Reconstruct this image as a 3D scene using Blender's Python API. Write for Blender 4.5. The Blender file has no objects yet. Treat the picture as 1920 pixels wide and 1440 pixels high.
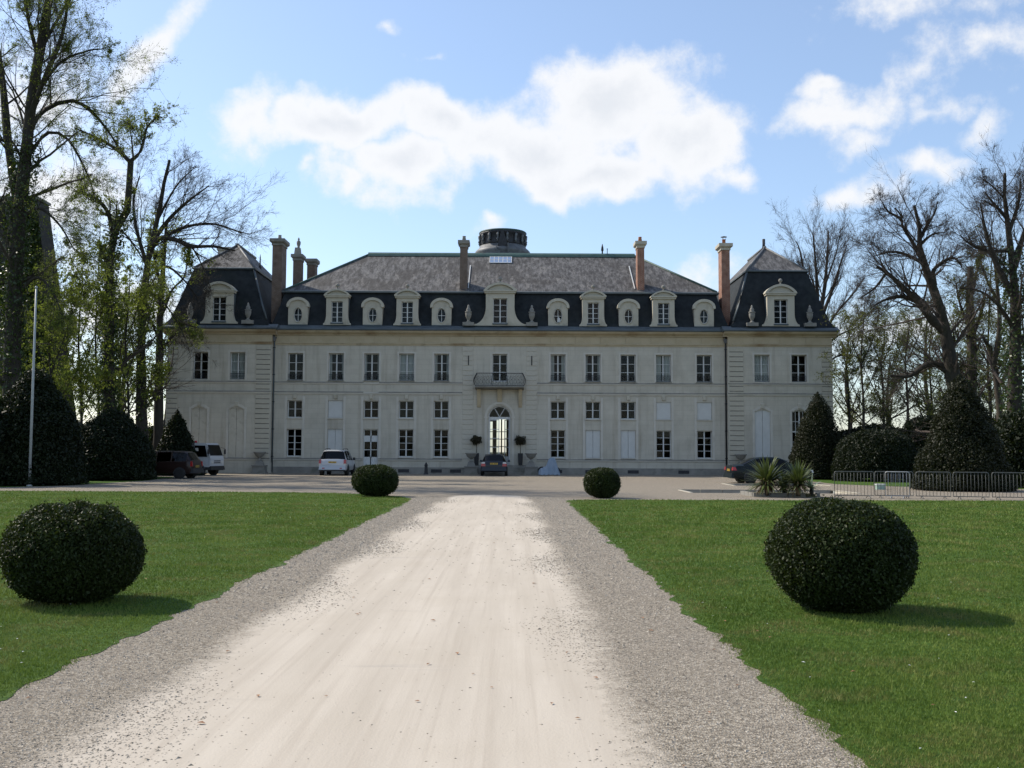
import bpy, bmesh, math, random
import numpy as np
from mathutils import Vector, Matrix, Euler
from mathutils.geometry import delaunay_2d_cdt

random.seed(7)
RNG = np.random.default_rng(11)
R = math.radians
SC = bpy.context.scene
COL = SC.collection

# ------------------------------------------------------------------ camera
FPX, CAMH = 1940.0, 1.65                    # focal length in pixels of a 1920 wide frame, eye height
PITCH, ROLL = math.atan(127.0 / FPX), R(0.28)
cam_d = bpy.data.cameras.new('camera')
cam = bpy.data.objects.new('camera', cam_d); COL.objects.link(cam)
cam_d.sensor_width = 36.0; cam_d.lens = FPX / 1920 * 36.0
cam_d.clip_start = 0.1; cam_d.clip_end = 6000
cam.matrix_world = (Matrix.Translation((0, 0, CAMH)) @ Matrix.Rotation(math.pi / 2 + PITCH, 4, 'X')
                    @ Matrix.Rotation(ROLL, 4, 'Z'))
SC.camera = cam
CAMROT = cam.matrix_world.to_3x3()

def ray(px, py):
    """direction seen at a photograph pixel (1920 x 1440)"""
    return (CAMROT @ Vector((px - 960, 720 - py, -FPX))).normalized()
def at(px, py, Y):
    """the point at distance Y in front of the viewer that lies in that direction"""
    d = ray(px, py); return Vector((0, 0, CAMH)) + d * (Y / d.y)
def on_ground(px, py, z=0.0):
    d = ray(px, py); return Vector((0, 0, CAMH)) + d * ((z - CAMH) / d.z)

# ------------------------------------------------------------------ sky and sun
SUN_EL, SUN_AZ = R(43), R(-63)              # azimuth from +Y towards +X: from the left, a little behind the house
sun_dir = Vector((math.sin(SUN_AZ) * math.cos(SUN_EL), math.cos(SUN_AZ) * math.cos(SUN_EL), math.sin(SUN_EL)))
sun_d = bpy.data.lights.new('sun', 'SUN'); sun_d.energy = 3.5; sun_d.angle = R(0.53); sun_d.color = (1.0, 0.92, 0.79)
sun = bpy.data.objects.new('sun', sun_d); COL.objects.link(sun)
sun.rotation_euler = sun_dir.to_track_quat('Z', 'Y').to_euler(); sun.location = (-40, 30, 60)
EXPOSURE = 0.5
SC.view_settings.view_transform = 'Standard'; SC.view_settings.look = 'None'
SC.view_settings.gamma = 1.0; SC.view_settings.exposure = EXPOSURE; SC.view_settings.use_curve_mapping = False
SC.cycles.max_bounces = 5; SC.cycles.diffuse_bounces = 2; SC.cycles.glossy_bounces = 2
SC.cycles.transmission_bounces = 4; SC.cycles.transparent_max_bounces = 12
SC.cycles.caustics_reflective = False; SC.cycles.caustics_refractive = False
SC.cycles.use_denoising = True
SC.cycles.sample_clamp_indirect = 6.0

SKY_STRENGTH = 0.15
world = bpy.data.worlds.new('World'); SC.world = world; world.use_nodes = True
def build_world():
    nt = world.node_tree; N = nt.nodes; L = nt.links; N.clear()
    def nd(t, **k):
        n = N.new(t)
        for a, b in k.items(): setattr(n, a, b)
        return n
    def math_(op, a, b=None, c=None, clamp=False):
        n = nd('ShaderNodeMath', operation=op); n.use_clamp = clamp
        for i, v in enumerate((a, b, c)):
            if v is None: continue
            if isinstance(v, (int, float)): n.inputs[i].default_value = v
            else: L.new(v, n.inputs[i])
        return n.outputs[0]
    def vmath(op, a, b=None):
        n = nd('ShaderNodeVectorMath', operation=op)
        for i, v in enumerate((a, b)):
            if v is None: continue
            if isinstance(v, tuple): n.inputs[i].default_value = v
            else: L.new(v, n.inputs[i])
        return n
    sky = nd('ShaderNodeTexSky', sky_type='NISHITA'); sky.sun_disc = False
    sky.sun_elevation = SUN_EL; sky.sun_rotation = SUN_AZ
    sky.altitude = 80; sky.air_density = 1.0; sky.dust_density = 0.8; sky.ozone_density = 2.2
    tc = nd('ShaderNodeTexCoord'); d = tc.outputs['Generated']
    sep = nd('ShaderNodeSeparateXYZ'); L.new(d, sep.inputs[0])
    az = math_('ARCTAN2', sep.outputs[0], sep.outputs[1])
    el = math_('ARCSINE', sep.outputs[2])
    co = nd('ShaderNodeCombineXYZ'); L.new(az, co.inputs[0]); L.new(el, co.inputs[1])
    n1 = nd('ShaderNodeTexNoise'); n1.inputs['Scale'].default_value = 9; n1.inputs['Detail'].default_value = 3
    n1.inputs['Roughness'].default_value = 0.62; L.new(d, n1.inputs['Vector'])
    w = vmath('SUBTRACT', n1.outputs['Color'], (0.5, 0.5, 0.5))
    w2 = vmath('MULTIPLY', w.outputs[0], (0.13, 0.11, 0))
    p = vmath('ADD', co.outputs[0], w2.outputs[0]).outputs[0]
    n2 = nd('ShaderNodeTexNoise'); n2.inputs['Scale'].default_value = 19; n2.inputs['Detail'].default_value = 7
    n2.inputs['Roughness'].default_value = 0.67; L.new(d, n2.inputs['Vector'])
    # fair weather clouds: (px, py, half width, half height, weight, tilt)
    B = [(1170, 190, 220, 100, 1.05, 0), (1285, 255, 160, 115, 1.05, 0), (990, 268, 310, 95, 1.05, 0), (1120, 315, 250, 66, 1.1, 0),
         (800, 235, 140, 72, 1.1, 0), (620, 236, 190, 62, 1.05, 0), (735, 330, 170, 78, 0.95, 0), (470, 212, 95, 66, 0.75, 40),
         (650, 355, 90, 36, 0.7, 0), (1390, 330, 70, 34, 0.55, 0),
         (1560, 215, 160, 60, 0.64, 0), (1640, 175, 95, 55, 0.48, 30), (1720, 140, 75, 48, 0.46, 0), (1630, 265, 58, 48, 0.5, 0),
         (1745, 216, 90, 36, 0.5, 0), (1812, 248, 66, 44, 0.5, 30), (1620, 362, 85, 36, 0.55, 10), (1732, 314, 60, 28, 0.65, 0),
         (1780, 8, 230, 50, 0.5, 0), (1850, 105, 140, 56, 0.42, 0), (1525, 160, 60, 24, 0.5, 0),
         (295, 85, 260, 33, 0.66, 51), (120, 385, 200, 120, 0.6, 0), (70, 200, 150, 130, 0.5, 0), (915, 428, 48, 22, 0.5, 0),
         (1300, 515, 110, 44, 0.45, 0), (735, 45, 34, 20, 0.4, 0), (800, 100, 46, 16, 0.35, 0), (190, 600, 190, 110, 0.6, 0),
         (1700, 620, 200, 60, 0.5, 0), (560, 335, 34, 24, 0.38, 0)]
    best = None
    for px, py, sx, sy, wt, tilt in B:
        trail = tilt == 51
        r = ray(px, py); a0, e0 = math.atan2(r.x, r.y), math.asin(r.z)
        q = vmath('SUBTRACT', co.outputs[0] if trail else p, (a0, e0, 0)).outputs[0]
        if tilt:
            rt = nd('ShaderNodeVectorRotate', rotation_type='Z_AXIS'); rt.inputs['Angle'].default_value = -R(tilt)
            L.new(q, rt.inputs['Vector']); q = rt.outputs[0]
        q = vmath('MULTIPLY', q, (FPX / sx, FPX / sy, 0)).outputs[0]
        ln = vmath('LENGTH', q).outputs['Value']
        v = math_('MULTIPLY_ADD', ln, -wt, wt)
        best = v if best is None else math_('SMOOTH_MAX', best, v, 0.12)
    # the same kind of scattered cloud over the rest of the dome
    n3 = nd('ShaderNodeTexNoise'); n3.inputs['Scale'].default_value = 3.2; n3.inputs['Detail'].default_value = 3
    L.new(d, n3.inputs['Vector'])
    far = math_('MULTIPLY_ADD', n3.outputs['Fac'], 5.0, -2.9)
    absaz = math_('ABSOLUTE', az)
    out = math_('MAXIMUM', math_('MULTIPLY_ADD', absaz, 6.0, -3.4), math_('MULTIPLY_ADD', el, 6.0, -2.9))
    out = math_('MINIMUM', math_('MAXIMUM', out, 0.0), 1.0)
    far = math_('MULTIPLY_ADD', math_('SUBTRACT', far, -1.0), out, -1.0)
    up = math_('MULTIPLY_ADD', sep.outputs[2], 30.0, 1.0, clamp=True)
    dens = math_('MAXIMUM', best, far)
    nz = math_('MULTIPLY_ADD', n2.outputs['Fac'], 1.25, -0.64)
    dens = math_('ADD', dens, nz)
    mr = nd('ShaderNodeMapRange', interpolation_type='SMOOTHSTEP')
    mr.inputs['From Min'].default_value = -0.03; mr.inputs['From Max'].default_value = 0.52; L.new(dens, mr.inputs['Value'])
    alpha = math_('MULTIPLY', math_('MULTIPLY', mr.outputs[0], up), 0.93)
    # thick middles of the clouds are a little greyer than their rims
    gr = nd('ShaderNodeMapRange', interpolation_type='SMOOTHSTEP')
    gr.inputs['From Min'].default_value = 0.50; gr.inputs['From Max'].default_value = 1.15; L.new(dens, gr.inputs['Value'])
    gfac = math_('MULTIPLY', gr.outputs[0], 0.52)
    cc = nd('ShaderNodeMix', data_type='RGBA'); L.new(gfac, cc.inputs[0])
    K = 1.0 / SKY_STRENGTH / (2 ** EXPOSURE)
    cc.inputs[6].default_value = (0.98 * K, 0.985 * K, 1.0 * K, 1); cc.inputs[7].default_value = (0.70 * K, 0.74 * K, 0.80 * K, 1)
    # a thin even veil of high haze pales the blue
    ve = nd('ShaderNodeMix', data_type='RGBA'); ve.inputs[0].default_value = 0.21; L.new(sky.outputs[0], ve.inputs[6]); ve.inputs[7].default_value = (0.50 * K, 0.60 * K, 0.76 * K, 1)
    mx = nd('ShaderNodeMix', data_type='RGBA'); L.new(alpha, mx.inputs[0]); L.new(ve.outputs[2], mx.inputs[6]); L.new(cc.outputs[2], mx.inputs[7])
    bg = nd('ShaderNodeBackground'); bg.inputs['Strength'].default_value = SKY_STRENGTH; L.new(mx.outputs[2], bg.inputs[0])
    wo = nd('ShaderNodeOutputWorld'); L.new(bg.outputs[0], wo.inputs[0])
build_world()
world.cycles.sampling_method = 'MANUAL'; world.cycles.sample_map_resolution = 512

# ------------------------------------------------------------------ materials
M = {}
def new_mat(name):
    m = bpy.data.materials.new(name); m.use_nodes = True
    nt = m.node_tree; nt.nodes.clear()
    o = nt.nodes.new('ShaderNodeOutputMaterial'); b = nt.nodes.new('ShaderNodeBsdfPrincipled')
    nt.links.new(b.outputs[0], o.inputs[0]); M[name] = m
    return m, nt, b, o
def node(nt, t, **k):
    n = nt.nodes.new(t)
    for a, v in k.items():
        if a in n.inputs.keys() if isinstance(a, str) else False: n.inputs[a].default_value = v
        else: setattr(n, a, v)
    return n
def noise(nt, vec, scale, detail=5, rough=0.55):
    n = nt.nodes.new('ShaderNodeTexNoise'); n.inputs['Scale'].default_value = scale
    n.inputs['Detail'].default_value = detail; n.inputs['Roughness'].default_value = rough
    nt.links.new(vec, n.inputs['Vector']); return n.outputs['Fac']
def ramp(nt, fac, stops):
    n = nt.nodes.new('ShaderNodeValToRGB'); e = n.color_ramp.elements
    while len(e) < len(stops): e.new(0.5)
    for i, (p, c) in enumerate(stops):
        e[i].position = p; e[i].color = (*c, 1) if len(c) == 3 else c
    nt.links.new(fac, n.inputs[0]); return n.outputs[0]
def mixc(nt, fac, a, b, mode='MIX'):
    n = nt.nodes.new('ShaderNodeMix'); n.data_type = 'RGBA'; n.blend_type = mode
    for i, v in ((0, fac), (6, a), (7, b)):
        if isinstance(v, (int, float)): n.inputs[i].default_value = v
        elif isinstance(v, tuple): n.inputs[i].default_value = (*v, 1)
        else: nt.links.new(v, n.inputs[i])
    return n.outputs[2]
def mth(nt, op, a, b=None, c=None, clamp=False):
    n = nt.nodes.new('ShaderNodeMath'); n.operation = op; n.use_clamp = clamp
    for i, v in enumerate((a, b, c)):
        if v is None: continue
        if isinstance(v, (int, float)): n.inputs[i].default_value = v
        else: nt.links.new(v, n.inputs[i])
    return n.outputs[0]
def coords(nt, kind='Object', scale=(1, 1, 1)):
    tc = nt.nodes.new('ShaderNodeTexCoord'); mp = nt.nodes.new('ShaderNodeMapping')
    mp.inputs['Scale'].default_value = scale
    nt.links.new(tc.outputs[kind], mp.inputs[0]); return mp.outputs[0]
def bump(nt, b, h, strength=0.3, dist=0.02):
    n = nt.nodes.new('ShaderNodeBump'); n.inputs['Strength'].default_value = strength; n.inputs['Distance'].default_value = dist
    nt.links.new(h, n.inputs['Height']); nt.links.new(n.outputs[0], b.inputs['Normal'])
def surf(name, c1, c2, scale=3.0, rough=0.8, big=None, bstr=0.2, bscale=40, stretch=(1, 1, 1), metal=0.0, spec=0.4, detail=6):
    """noise-blended surface: c1..c2 at `scale`, an optional (colour, scale, threshold, amount) patch layer, fine relief"""
    m, nt, b, o = new_mat(name); v = coords(nt, 'Object', stretch)
    col = ramp(nt, noise(nt, v, scale, detail), [(0.3, c1), (0.7, c2)])
    if big:
        for (c3, s3, th, am) in (big if isinstance(big, list) else [big]):
            f = ramp(nt, noise(nt, v, s3, 6, 0.6), [(th, (0, 0, 0)), (min(th + 0.16, 1), (am, am, am))])
            col = mixc(nt, f, col, c3)
    nt.links.new(col, b.inputs['Base Color']); b.inputs['Roughness'].default_value = rough
    b.inputs['Metallic'].default_value = metal; b.inputs['Specular IOR Level'].default_value = spec
    if bstr: bump(nt, b, noise(nt, v, bscale, 5, 0.6), bstr, 0.02)
    return m
def plain(name, c, rough=0.5, metal=0.0, coat=0.0, spec=0.5):
    m, nt, b, o = new_mat(name); v = coords(nt)
    col = mixc(nt, noise(nt, v, 14, 4), c, tuple(x * 0.82 for x in c))
    nt.links.new(col, b.inputs['Base Color']); b.inputs['Roughness'].default_value = rough
    b.inputs['Metallic'].default_value = metal; b.inputs['Coat Weight'].default_value = coat; b.inputs['Specular IOR Level'].default_value = spec
    return m
def leaf(name, c1, c2, trans=0.35, rough=0.5, spec=0.3, scale=2.0):
    m, nt, b, o = new_mat(name); v = coords(nt)
    f = mth(nt, 'ADD', mth(nt, 'MULTIPLY', noise(nt, v, scale, 3), 0.6), mth(nt, 'MULTIPLY', noise(nt, v, scale * 14, 2), 0.4))
    col = ramp(nt, f, [(0.32, c1), (0.66, c2)])
    nt.links.new(col, b.inputs['Base Color']); b.inputs['Roughness'].default_value = rough; b.inputs['Specular IOR Level'].default_value = spec
    if trans:
        t = nt.nodes.new('ShaderNodeBsdfTranslucent'); nt.links.new(mixc(nt, 0.5, col, (0.16, 0.22, 0.02)), t.inputs[0])
        mx = nt.nodes.new('ShaderNodeMixShader'); mx.inputs[0].default_value = trans
        nt.links.new(b.outputs[0], mx.inputs[1]); nt.links.new(t.outputs[0], mx.inputs[2]); nt.links.new(mx.outputs[0], o.inputs[0])
    return m
def glass(name, tint=(0.8, 0.85, 0.85), refl=0.06):
    m, nt, b, o = new_mat(name); nt.nodes.remove(b)
    t = nt.nodes.new('ShaderNodeBsdfTransparent'); t.inputs[0].default_value = (*tint, 1)
    g = nt.nodes.new('ShaderNodeBsdfGlossy'); g.inputs['Roughness'].default_value = 0.03
    v = coords(nt); n = nt.nodes.new('ShaderNodeBump'); n.inputs['Strength'].default_value = 0.05; n.inputs['Distance'].default_value = 0.05
    nt.links.new(noise(nt, v, 2.0, 2), n.inputs['Height']); nt.links.new(n.outputs[0], g.inputs['Normal'])
    ge = nt.nodes.new('ShaderNodeNewGeometry'); dt = nt.nodes.new('ShaderNodeVectorMath'); dt.operation = 'DOT_PRODUCT'
    nt.links.new(ge.outputs['Incoming'], dt.inputs[0]); nt.links.new(ge.outputs['Normal'], dt.inputs[1])
    c5 = mth(nt, 'POWER', mth(nt, 'SUBTRACT', 1.0, mth(nt, 'ABSOLUTE', dt.outputs['Value'])), 5.0)
    f = mth(nt, 'MULTIPLY_ADD', c5, 0.9, 0.02 + refl, clamp=True)
    mx = nt.nodes.new('ShaderNodeMixShader'); nt.links.new(f, mx.inputs[0]); nt.links.new(t.outputs[0], mx.inputs[1]); nt.links.new(g.outputs[0], mx.inputs[2])
    nt.links.new(mx.outputs[0], o.inputs[0]); return m

# ------------------------------------------------------------------ object helpers
def tag(o, label=None, cat=None, group=None, kind=None):
    for k, v in (('label', label), ('category', cat), ('group', group), ('kind', kind)):
        if v: o[k] = v
    return o
def empty(name, loc=(0, 0, 0), rz=0.0, label=None, cat=None, group=None):
    o = bpy.data.objects.new(name, None); COL.objects.link(o); o.location = loc; o.rotation_euler = (0, 0, rz)
    o.empty_display_size = 0.2
    return tag(o, label, cat, group)
def link(name, me, parent=None, loc=(0, 0, 0), rot=None, scale=None):
    o = bpy.data.objects.new(name, me); COL.objects.link(o)
    if parent is not None: o.parent = parent
    o.location = loc
    if rot is not None: o.rotation_euler = rot
    if scale is not None: o.scale = scale
    return o
def copy_tree(o, parent=None):
    c = o.copy(); COL.objects.link(c); c.parent = parent
    for ch in list(o.children): copy_tree(ch, c)
    return c
def np_mesh(name, V, F, mat, smooth=False):
    """V (n,3), F (m,k) arrays"""
    me = bpy.data.meshes.new(name); V = np.asarray(V, np.float32); F = np.asarray(F, np.int32); k = F.shape[1]
    me.vertices.add(len(V)); me.vertices.foreach_set('co', V.ravel())
    me.loops.add(F.size); me.loops.foreach_set('vertex_index', F.ravel())
    me.polygons.add(len(F)); me.polygons.foreach_set('loop_start', np.arange(0, F.size, k, dtype=np.int32))
    me.polygons.foreach_set('use_smooth', np.full(len(F), smooth))
    me.update(calc_edges=True); me.materials.append(M[mat] if isinstance(mat, str) else mat)
    return me
class MB:
    """collects shapes into one mesh"""
    def __init__(s): s.v = []; s.f = []; s.sm = []
    def add(s, V, F, smooth=False):
        n = len(s.v); s.v += [tuple(p) for p in V]; s.f += [tuple(i + n for i in f) for f in F]; s.sm += [smooth] * len(F); return s
    def box(s, x0, x1, y0, y1, z0, z1):
        return s.add([(x0, y0, z0), (x1, y0, z0), (x1, y1, z0), (x0, y1, z0), (x0, y0, z1), (x1, y0, z1), (x1, y1, z1), (x0, y1, z1)],
                     [(0, 3, 2, 1), (4, 5, 6, 7), (0, 1, 5, 4), (1, 2, 6, 5), (2, 3, 7, 6), (3, 0, 4, 7)])
    def frust(s, x0, x1, y0, y1, z0, z1, i):
        """box whose top is inset by i"""
        return s.add([(x0, y0, z0), (x1, y0, z0), (x1, y1, z0), (x0, y1, z0), (x0 + i, y0 + i, z1), (x1 - i, y0 + i, z1), (x1 - i, y1 - i, z1), (x0 + i, y1 - i, z1)],
                     [(0, 3, 2, 1), (4, 5, 6, 7), (0, 1, 5, 4), (1, 2, 6, 5), (2, 3, 7, 6), (3, 0, 4, 7)])
    def quad(s, a, b, c, d): return s.add([a, b, c, d], [(0, 1, 2, 3)])
    def prism(s, poly, y0, y1, smooth=False):
        """outline in x,z (counter-clockwise seen from -y) pushed from y0 to y1"""
        n = len(poly); V = [(x, y0, z) for x, z in poly] + [(x, y1, z) for x, z in poly]
        s.add(V, [tuple(range(n)), tuple(range(2 * n - 1, n - 1, -1))])
        return s.add(V, [((i + 1) % n, i, n + i, n + (i + 1) % n) for i in range(n)], smooth)
    def prism_x(s, poly, x0, x1):
        """outline in y,z pushed along x (mouldings)"""
        n = len(poly); V = [(x0, y, z) for y, z in poly] + [(x1, y, z) for y, z in poly]
        return s.add(V, [tuple(range(n)), tuple(range(2 * n - 1, n - 1, -1))] + [((i + 1) % n, i, n + i, n + (i + 1) % n) for i in range(n)])
    def lathe(s, prof, c=(0, 0, 0), n=16, axis='Z'):
        V = []; F = []
        for r, h in prof:
            for k in range(n):
                a = 2 * math.pi * k / n; u, w = r * math.cos(a), r * math.sin(a)
                V.append((c[0] + u, c[1] + w, c[2] + h) if axis == 'Z' else (c[0] + u, c[1] + h, c[2] + w) if axis == 'Y' else (c[0] + h, c[1] + u, c[2] + w))
        for i in range(len(prof) - 1):
            for k in range(n): F.append((i * n + k, i * n + (k + 1) % n, (i + 1) * n + (k + 1) % n, (i + 1) * n + k))
        F += [tuple(range(n - 1, -1, -1)), tuple(range((len(prof) - 1) * n, len(prof) * n))]
        return s.add(V, F, True)
    def tube(s, pts, r, n=6, closed=False):
        pts = [Vector(p) for p in pts]; V = []; F = []; m = len(pts)
        for i, p in enumerate(pts):
            a = pts[(i - 1) % m] if closed or i else p; b = pts[(i + 1) % m] if closed or i < m - 1 else p
            t = (b - a).normalized(); ref = Vector((0, 0, 1)) if abs(t.z) < 0.9 else Vector((0, 1, 0))
            u = t.cross(ref).normalized(); w = t.cross(u)
            rr = r[i] if isinstance(r, (list, tuple)) else r
            V += [tuple(p + u * rr * math.cos(2 * math.pi * k / n) + w * rr * math.sin(2 * math.pi * k / n)) for k in range(n)]
        for i in range(m if closed else m - 1):
            j = (i + 1) % m
            for k in range(n): F.append((i * n + k, i * n + (k + 1) % n, j * n + (k + 1) % n, j * n + k))
        if not closed: F += [tuple(range(n - 1, -1, -1)), tuple(range((m - 1) * n, m * n))]
        return s.add(V, F, True)
    def mesh(s, name, mat):
        me = bpy.data.meshes.new(name); me.from_pydata(s.v, [], s.f); me.polygons.foreach_set('use_smooth', s.sm); me.update()
        me.materials.append(M[mat] if isinstance(mat, str) else mat); return me
    def build(s, name, mat, parent=None, loc=(0, 0, 0), fix=True):
        me = s.mesh(name, mat)
        if fix:
            bm = bmesh.new(); bm.from_mesh(me); bmesh.ops.recalc_face_normals(bm, faces=bm.faces); bm.to_mesh(me); bm.free()
        return link(name, me, parent, loc)
def arc(cx, cz, rx, rz, a0, a1, n):
    return [(cx + rx * math.cos(R(a0 + (a1 - a0) * i / n)), cz + rz * math.sin(R(a0 + (a1 - a0) * i / n))) for i in range(n + 1)]

# ------------------------------------------------------------------ surface palette
def wall_mat(name, c1, c2, dirt, joint):
    """painted ashlar: faint joints, rain streaks, patches"""
    m, nt, b, o = new_mat(name); tc = nt.nodes.new('ShaderNodeTexCoord'); v = tc.outputs['Object']; vs = coords(nt, 'Object', (2.2, 2.2, 0.16))
    col = ramp(nt, noise(nt, v, 1.2, 6), [(0.3, c1), (0.7, c2)])
    col = mixc(nt, ramp(nt, noise(nt, v, 0.45, 6, 0.6), [(0.50, (0, 0, 0)), (0.70, (0.6, 0.6, 0.6))]), col, tuple(x * 0.80 for x in c1))
    col = mixc(nt, ramp(nt, noise(nt, vs, 1.0, 6, 0.65), [(0.51, (0, 0, 0)), (0.72, (0.7, 0.7, 0.7))]), col, dirt)
    col = mixc(nt, ramp(nt, noise(nt, v, 2.4, 6, 0.7), [(0.62, (0, 0, 0)), (0.74, (0.5, 0.5, 0.5))]), col, dirt)
    sp = nt.nodes.new('ShaderNodeSeparateXYZ'); nt.links.new(v, sp.inputs[0]); cb = nt.nodes.new('ShaderNodeCombineXYZ'); nt.links.new(mth(nt, 'ADD', sp.outputs[0], sp.outputs[1]), cb.inputs[0]); nt.links.new(sp.outputs[2], cb.inputs[1])
    br = nt.nodes.new('ShaderNodeTexBrick'); nt.links.new(cb.outputs[0], br.inputs['Vector']); br.inputs['Scale'].default_value = 1
    br.inputs['Row Height'].default_value = 0.365; br.inputs['Brick Width'].default_value = 1.15; br.inputs['Mortar Size'].default_value = 0.012; br.inputs['Mortar Smooth'].default_value = 0.4
    br.inputs['Color1'].default_value = (1, 1, 1, 1); br.inputs['Color2'].default_value = (0.965, 0.96, 0.95, 1); br.inputs['Mortar'].default_value = (joint, joint, joint, 1)
    col = mixc(nt, 1.0, col, br.outputs['Color'], 'MULTIPLY'); nt.links.new(col, b.inputs['Base Color']); b.inputs['Roughness'].default_value = 0.87; b.inputs['Specular IOR Level'].default_value = 0.25
    bump(nt, b, mth(nt, 'ADD', br.outputs['Color'], mth(nt, 'MULTIPLY', noise(nt, v, 30, 5), 0.5)), 0.25, 0.015)
wall_mat('paint', (0.50, 0.463, 0.385), (0.57, 0.530, 0.445), (0.35, 0.308, 0.24), 0.85)
surf('paint_pale', (0.53, 0.497, 0.432), (0.59, 0.553, 0.48), 1.5, 0.8, ((0.40, 0.365, 0.30), 0.9, 0.54, 0.6), 0.1, 30)
surf('stone_gold', (0.44, 0.36, 0.235), (0.52, 0.435, 0.30), 1.1, 0.88, [((0.22, 0.135, 0.060), 0.22, 0.53, 0.85), ((0.20, 0.155, 0.10), 1.5, 0.58, 0.6)], 0.3, 26)
surf('stone_pale', (0.45, 0.412, 0.33), (0.53, 0.488, 0.395), 1.4, 0.86, [((0.27, 0.235, 0.165), 0.8, 0.56, 0.6), ((0.15, 0.135, 0.105), 3.0, 0.66, 0.5)], 0.3, 26)
surf('stone_grey', (0.20, 0.19, 0.17), (0.30, 0.285, 0.25), 1.6, 0.9, [((0.11, 0.11, 0.085), 1.0, 0.54, 0.7), ((0.09, 0.11, 0.05), 0.7, 0.6, 0.5)], 0.5, 22)
surf('slate_dark', (0.011, 0.014, 0.016), (0.026, 0.030, 0.032), 2.4, 0.75, ((0.022, 0.030, 0.022), 0.5, 0.55, 0.5), 0.3, 30, spec=0.2)
surf('zinc', (0.055, 0.070, 0.080), (0.10, 0.12, 0.13), 1.2, 0.5, ((0.06, 0.09, 0.09), 0.7, 0.55, 0.6), 0.1, 20, spec=0.5)
surf('copper', (0.035, 0.085, 0.075), (0.07, 0.12, 0.10), 1.4, 0.6, ((0.03, 0.04, 0.04), 1.5, 0.55, 0.6), 0.1, 20)
surf('lead', (0.09, 0.095, 0.10), (0.17, 0.175, 0.18), 2.0, 0.55, ((0.07, 0.07, 0.07), 1.5, 0.55, 0.7), 0.3, 12)
surf('iron', (0.018, 0.018, 0.022), (0.035, 0.035, 0.04), 6, 0.55)
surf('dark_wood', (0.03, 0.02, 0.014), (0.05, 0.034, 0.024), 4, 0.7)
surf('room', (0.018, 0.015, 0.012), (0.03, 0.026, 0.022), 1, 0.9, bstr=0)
surf('curtain', (0.50, 0.49, 0.46), (0.60, 0.59, 0.56), 5, 0.9, stretch=(6, 6, 0.4))
surf('white_frame', (0.55, 0.56, 0.55), (0.66, 0.66, 0.64), 5, 0.5, ((0.42, 0.41, 0.38), 3.0, 0.6, 0.5), 0.05, 50)
surf('board', (0.54, 0.54, 0.515), (0.60, 0.60, 0.575), 2.2, 0.7, ((0.44, 0.43, 0.40), 0.7, 0.55, 0.5), 0.1, 50)
surf('rust_brick_plain', (0.26, 0.10, 0.05), (0.36, 0.15, 0.075), 3, 0.85)
glass('window_glass', (0.75, 0.8, 0.8), 0.0); glass('car_glass', (0.035, 0.04, 0.045), 0.01); glass('roof_glass', (0.5, 0.52, 0.52), 0.8)

def brick_mat(name, a, b_, mort, sx, rowh, bw):
    m, nt, b, o = new_mat(name); tc = nt.nodes.new('ShaderNodeTexCoord')
    # courses on any upright face: along x+y, up z
    sp = nt.nodes.new('ShaderNodeSeparateXYZ'); nt.links.new(tc.outputs['Object'], sp.inputs[0])
    cb = nt.nodes.new('ShaderNodeCombineXYZ'); nt.links.new(mth(nt, 'ADD', sp.outputs[0], sp.outputs[1]), cb.inputs[0]); nt.links.new(sp.outputs[2], cb.inputs[1])
    br = nt.nodes.new('ShaderNodeTexBrick'); nt.links.new(cb.outputs[0], br.inputs['Vector'])
    br.inputs['Color1'].default_value = (*a, 1); br.inputs['Color2'].default_value = (*b_, 1); br.inputs['Mortar'].default_value = (*mort, 1)
    br.inputs['Scale'].default_value = sx; br.inputs['Row Height'].default_value = rowh; br.inputs['Brick Width'].default_value = bw
    br.inputs['Mortar Size'].default_value = 0.012
    n = noise(nt, tc.outputs['Object'], 2.5, 6)
    col = mixc(nt, ramp(nt, n, [(0.4, (0, 0, 0)), (0.7, (0.65, 0.65, 0.65))]), br.outputs['Color'], tuple(x * 0.45 for x in a))
    nt.links.new(col, b.inputs['Base Color']); b.inputs['Roughness'].default_value = 0.88
    bump(nt, b, mth(nt, 'SUBTRACT', n, br.outputs['Fac']), 0.4, 0.02); return m
brick_mat('brick_red', (0.34, 0.13, 0.07), (0.27, 0.10, 0.055), (0.35, 0.30, 0.25), 1.0, 0.075, 0.23)
brick_mat('brick_brown', (0.20, 0.13, 0.09), (0.15, 0.10, 0.075), (0.22, 0.19, 0.16), 1.0, 0.075, 0.23)
brick_mat('rubble', (0.06, 0.053, 0.043), (0.043, 0.038, 0.031), (0.03, 0.027, 0.023), 1.0, 0.30, 0.55)

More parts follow.
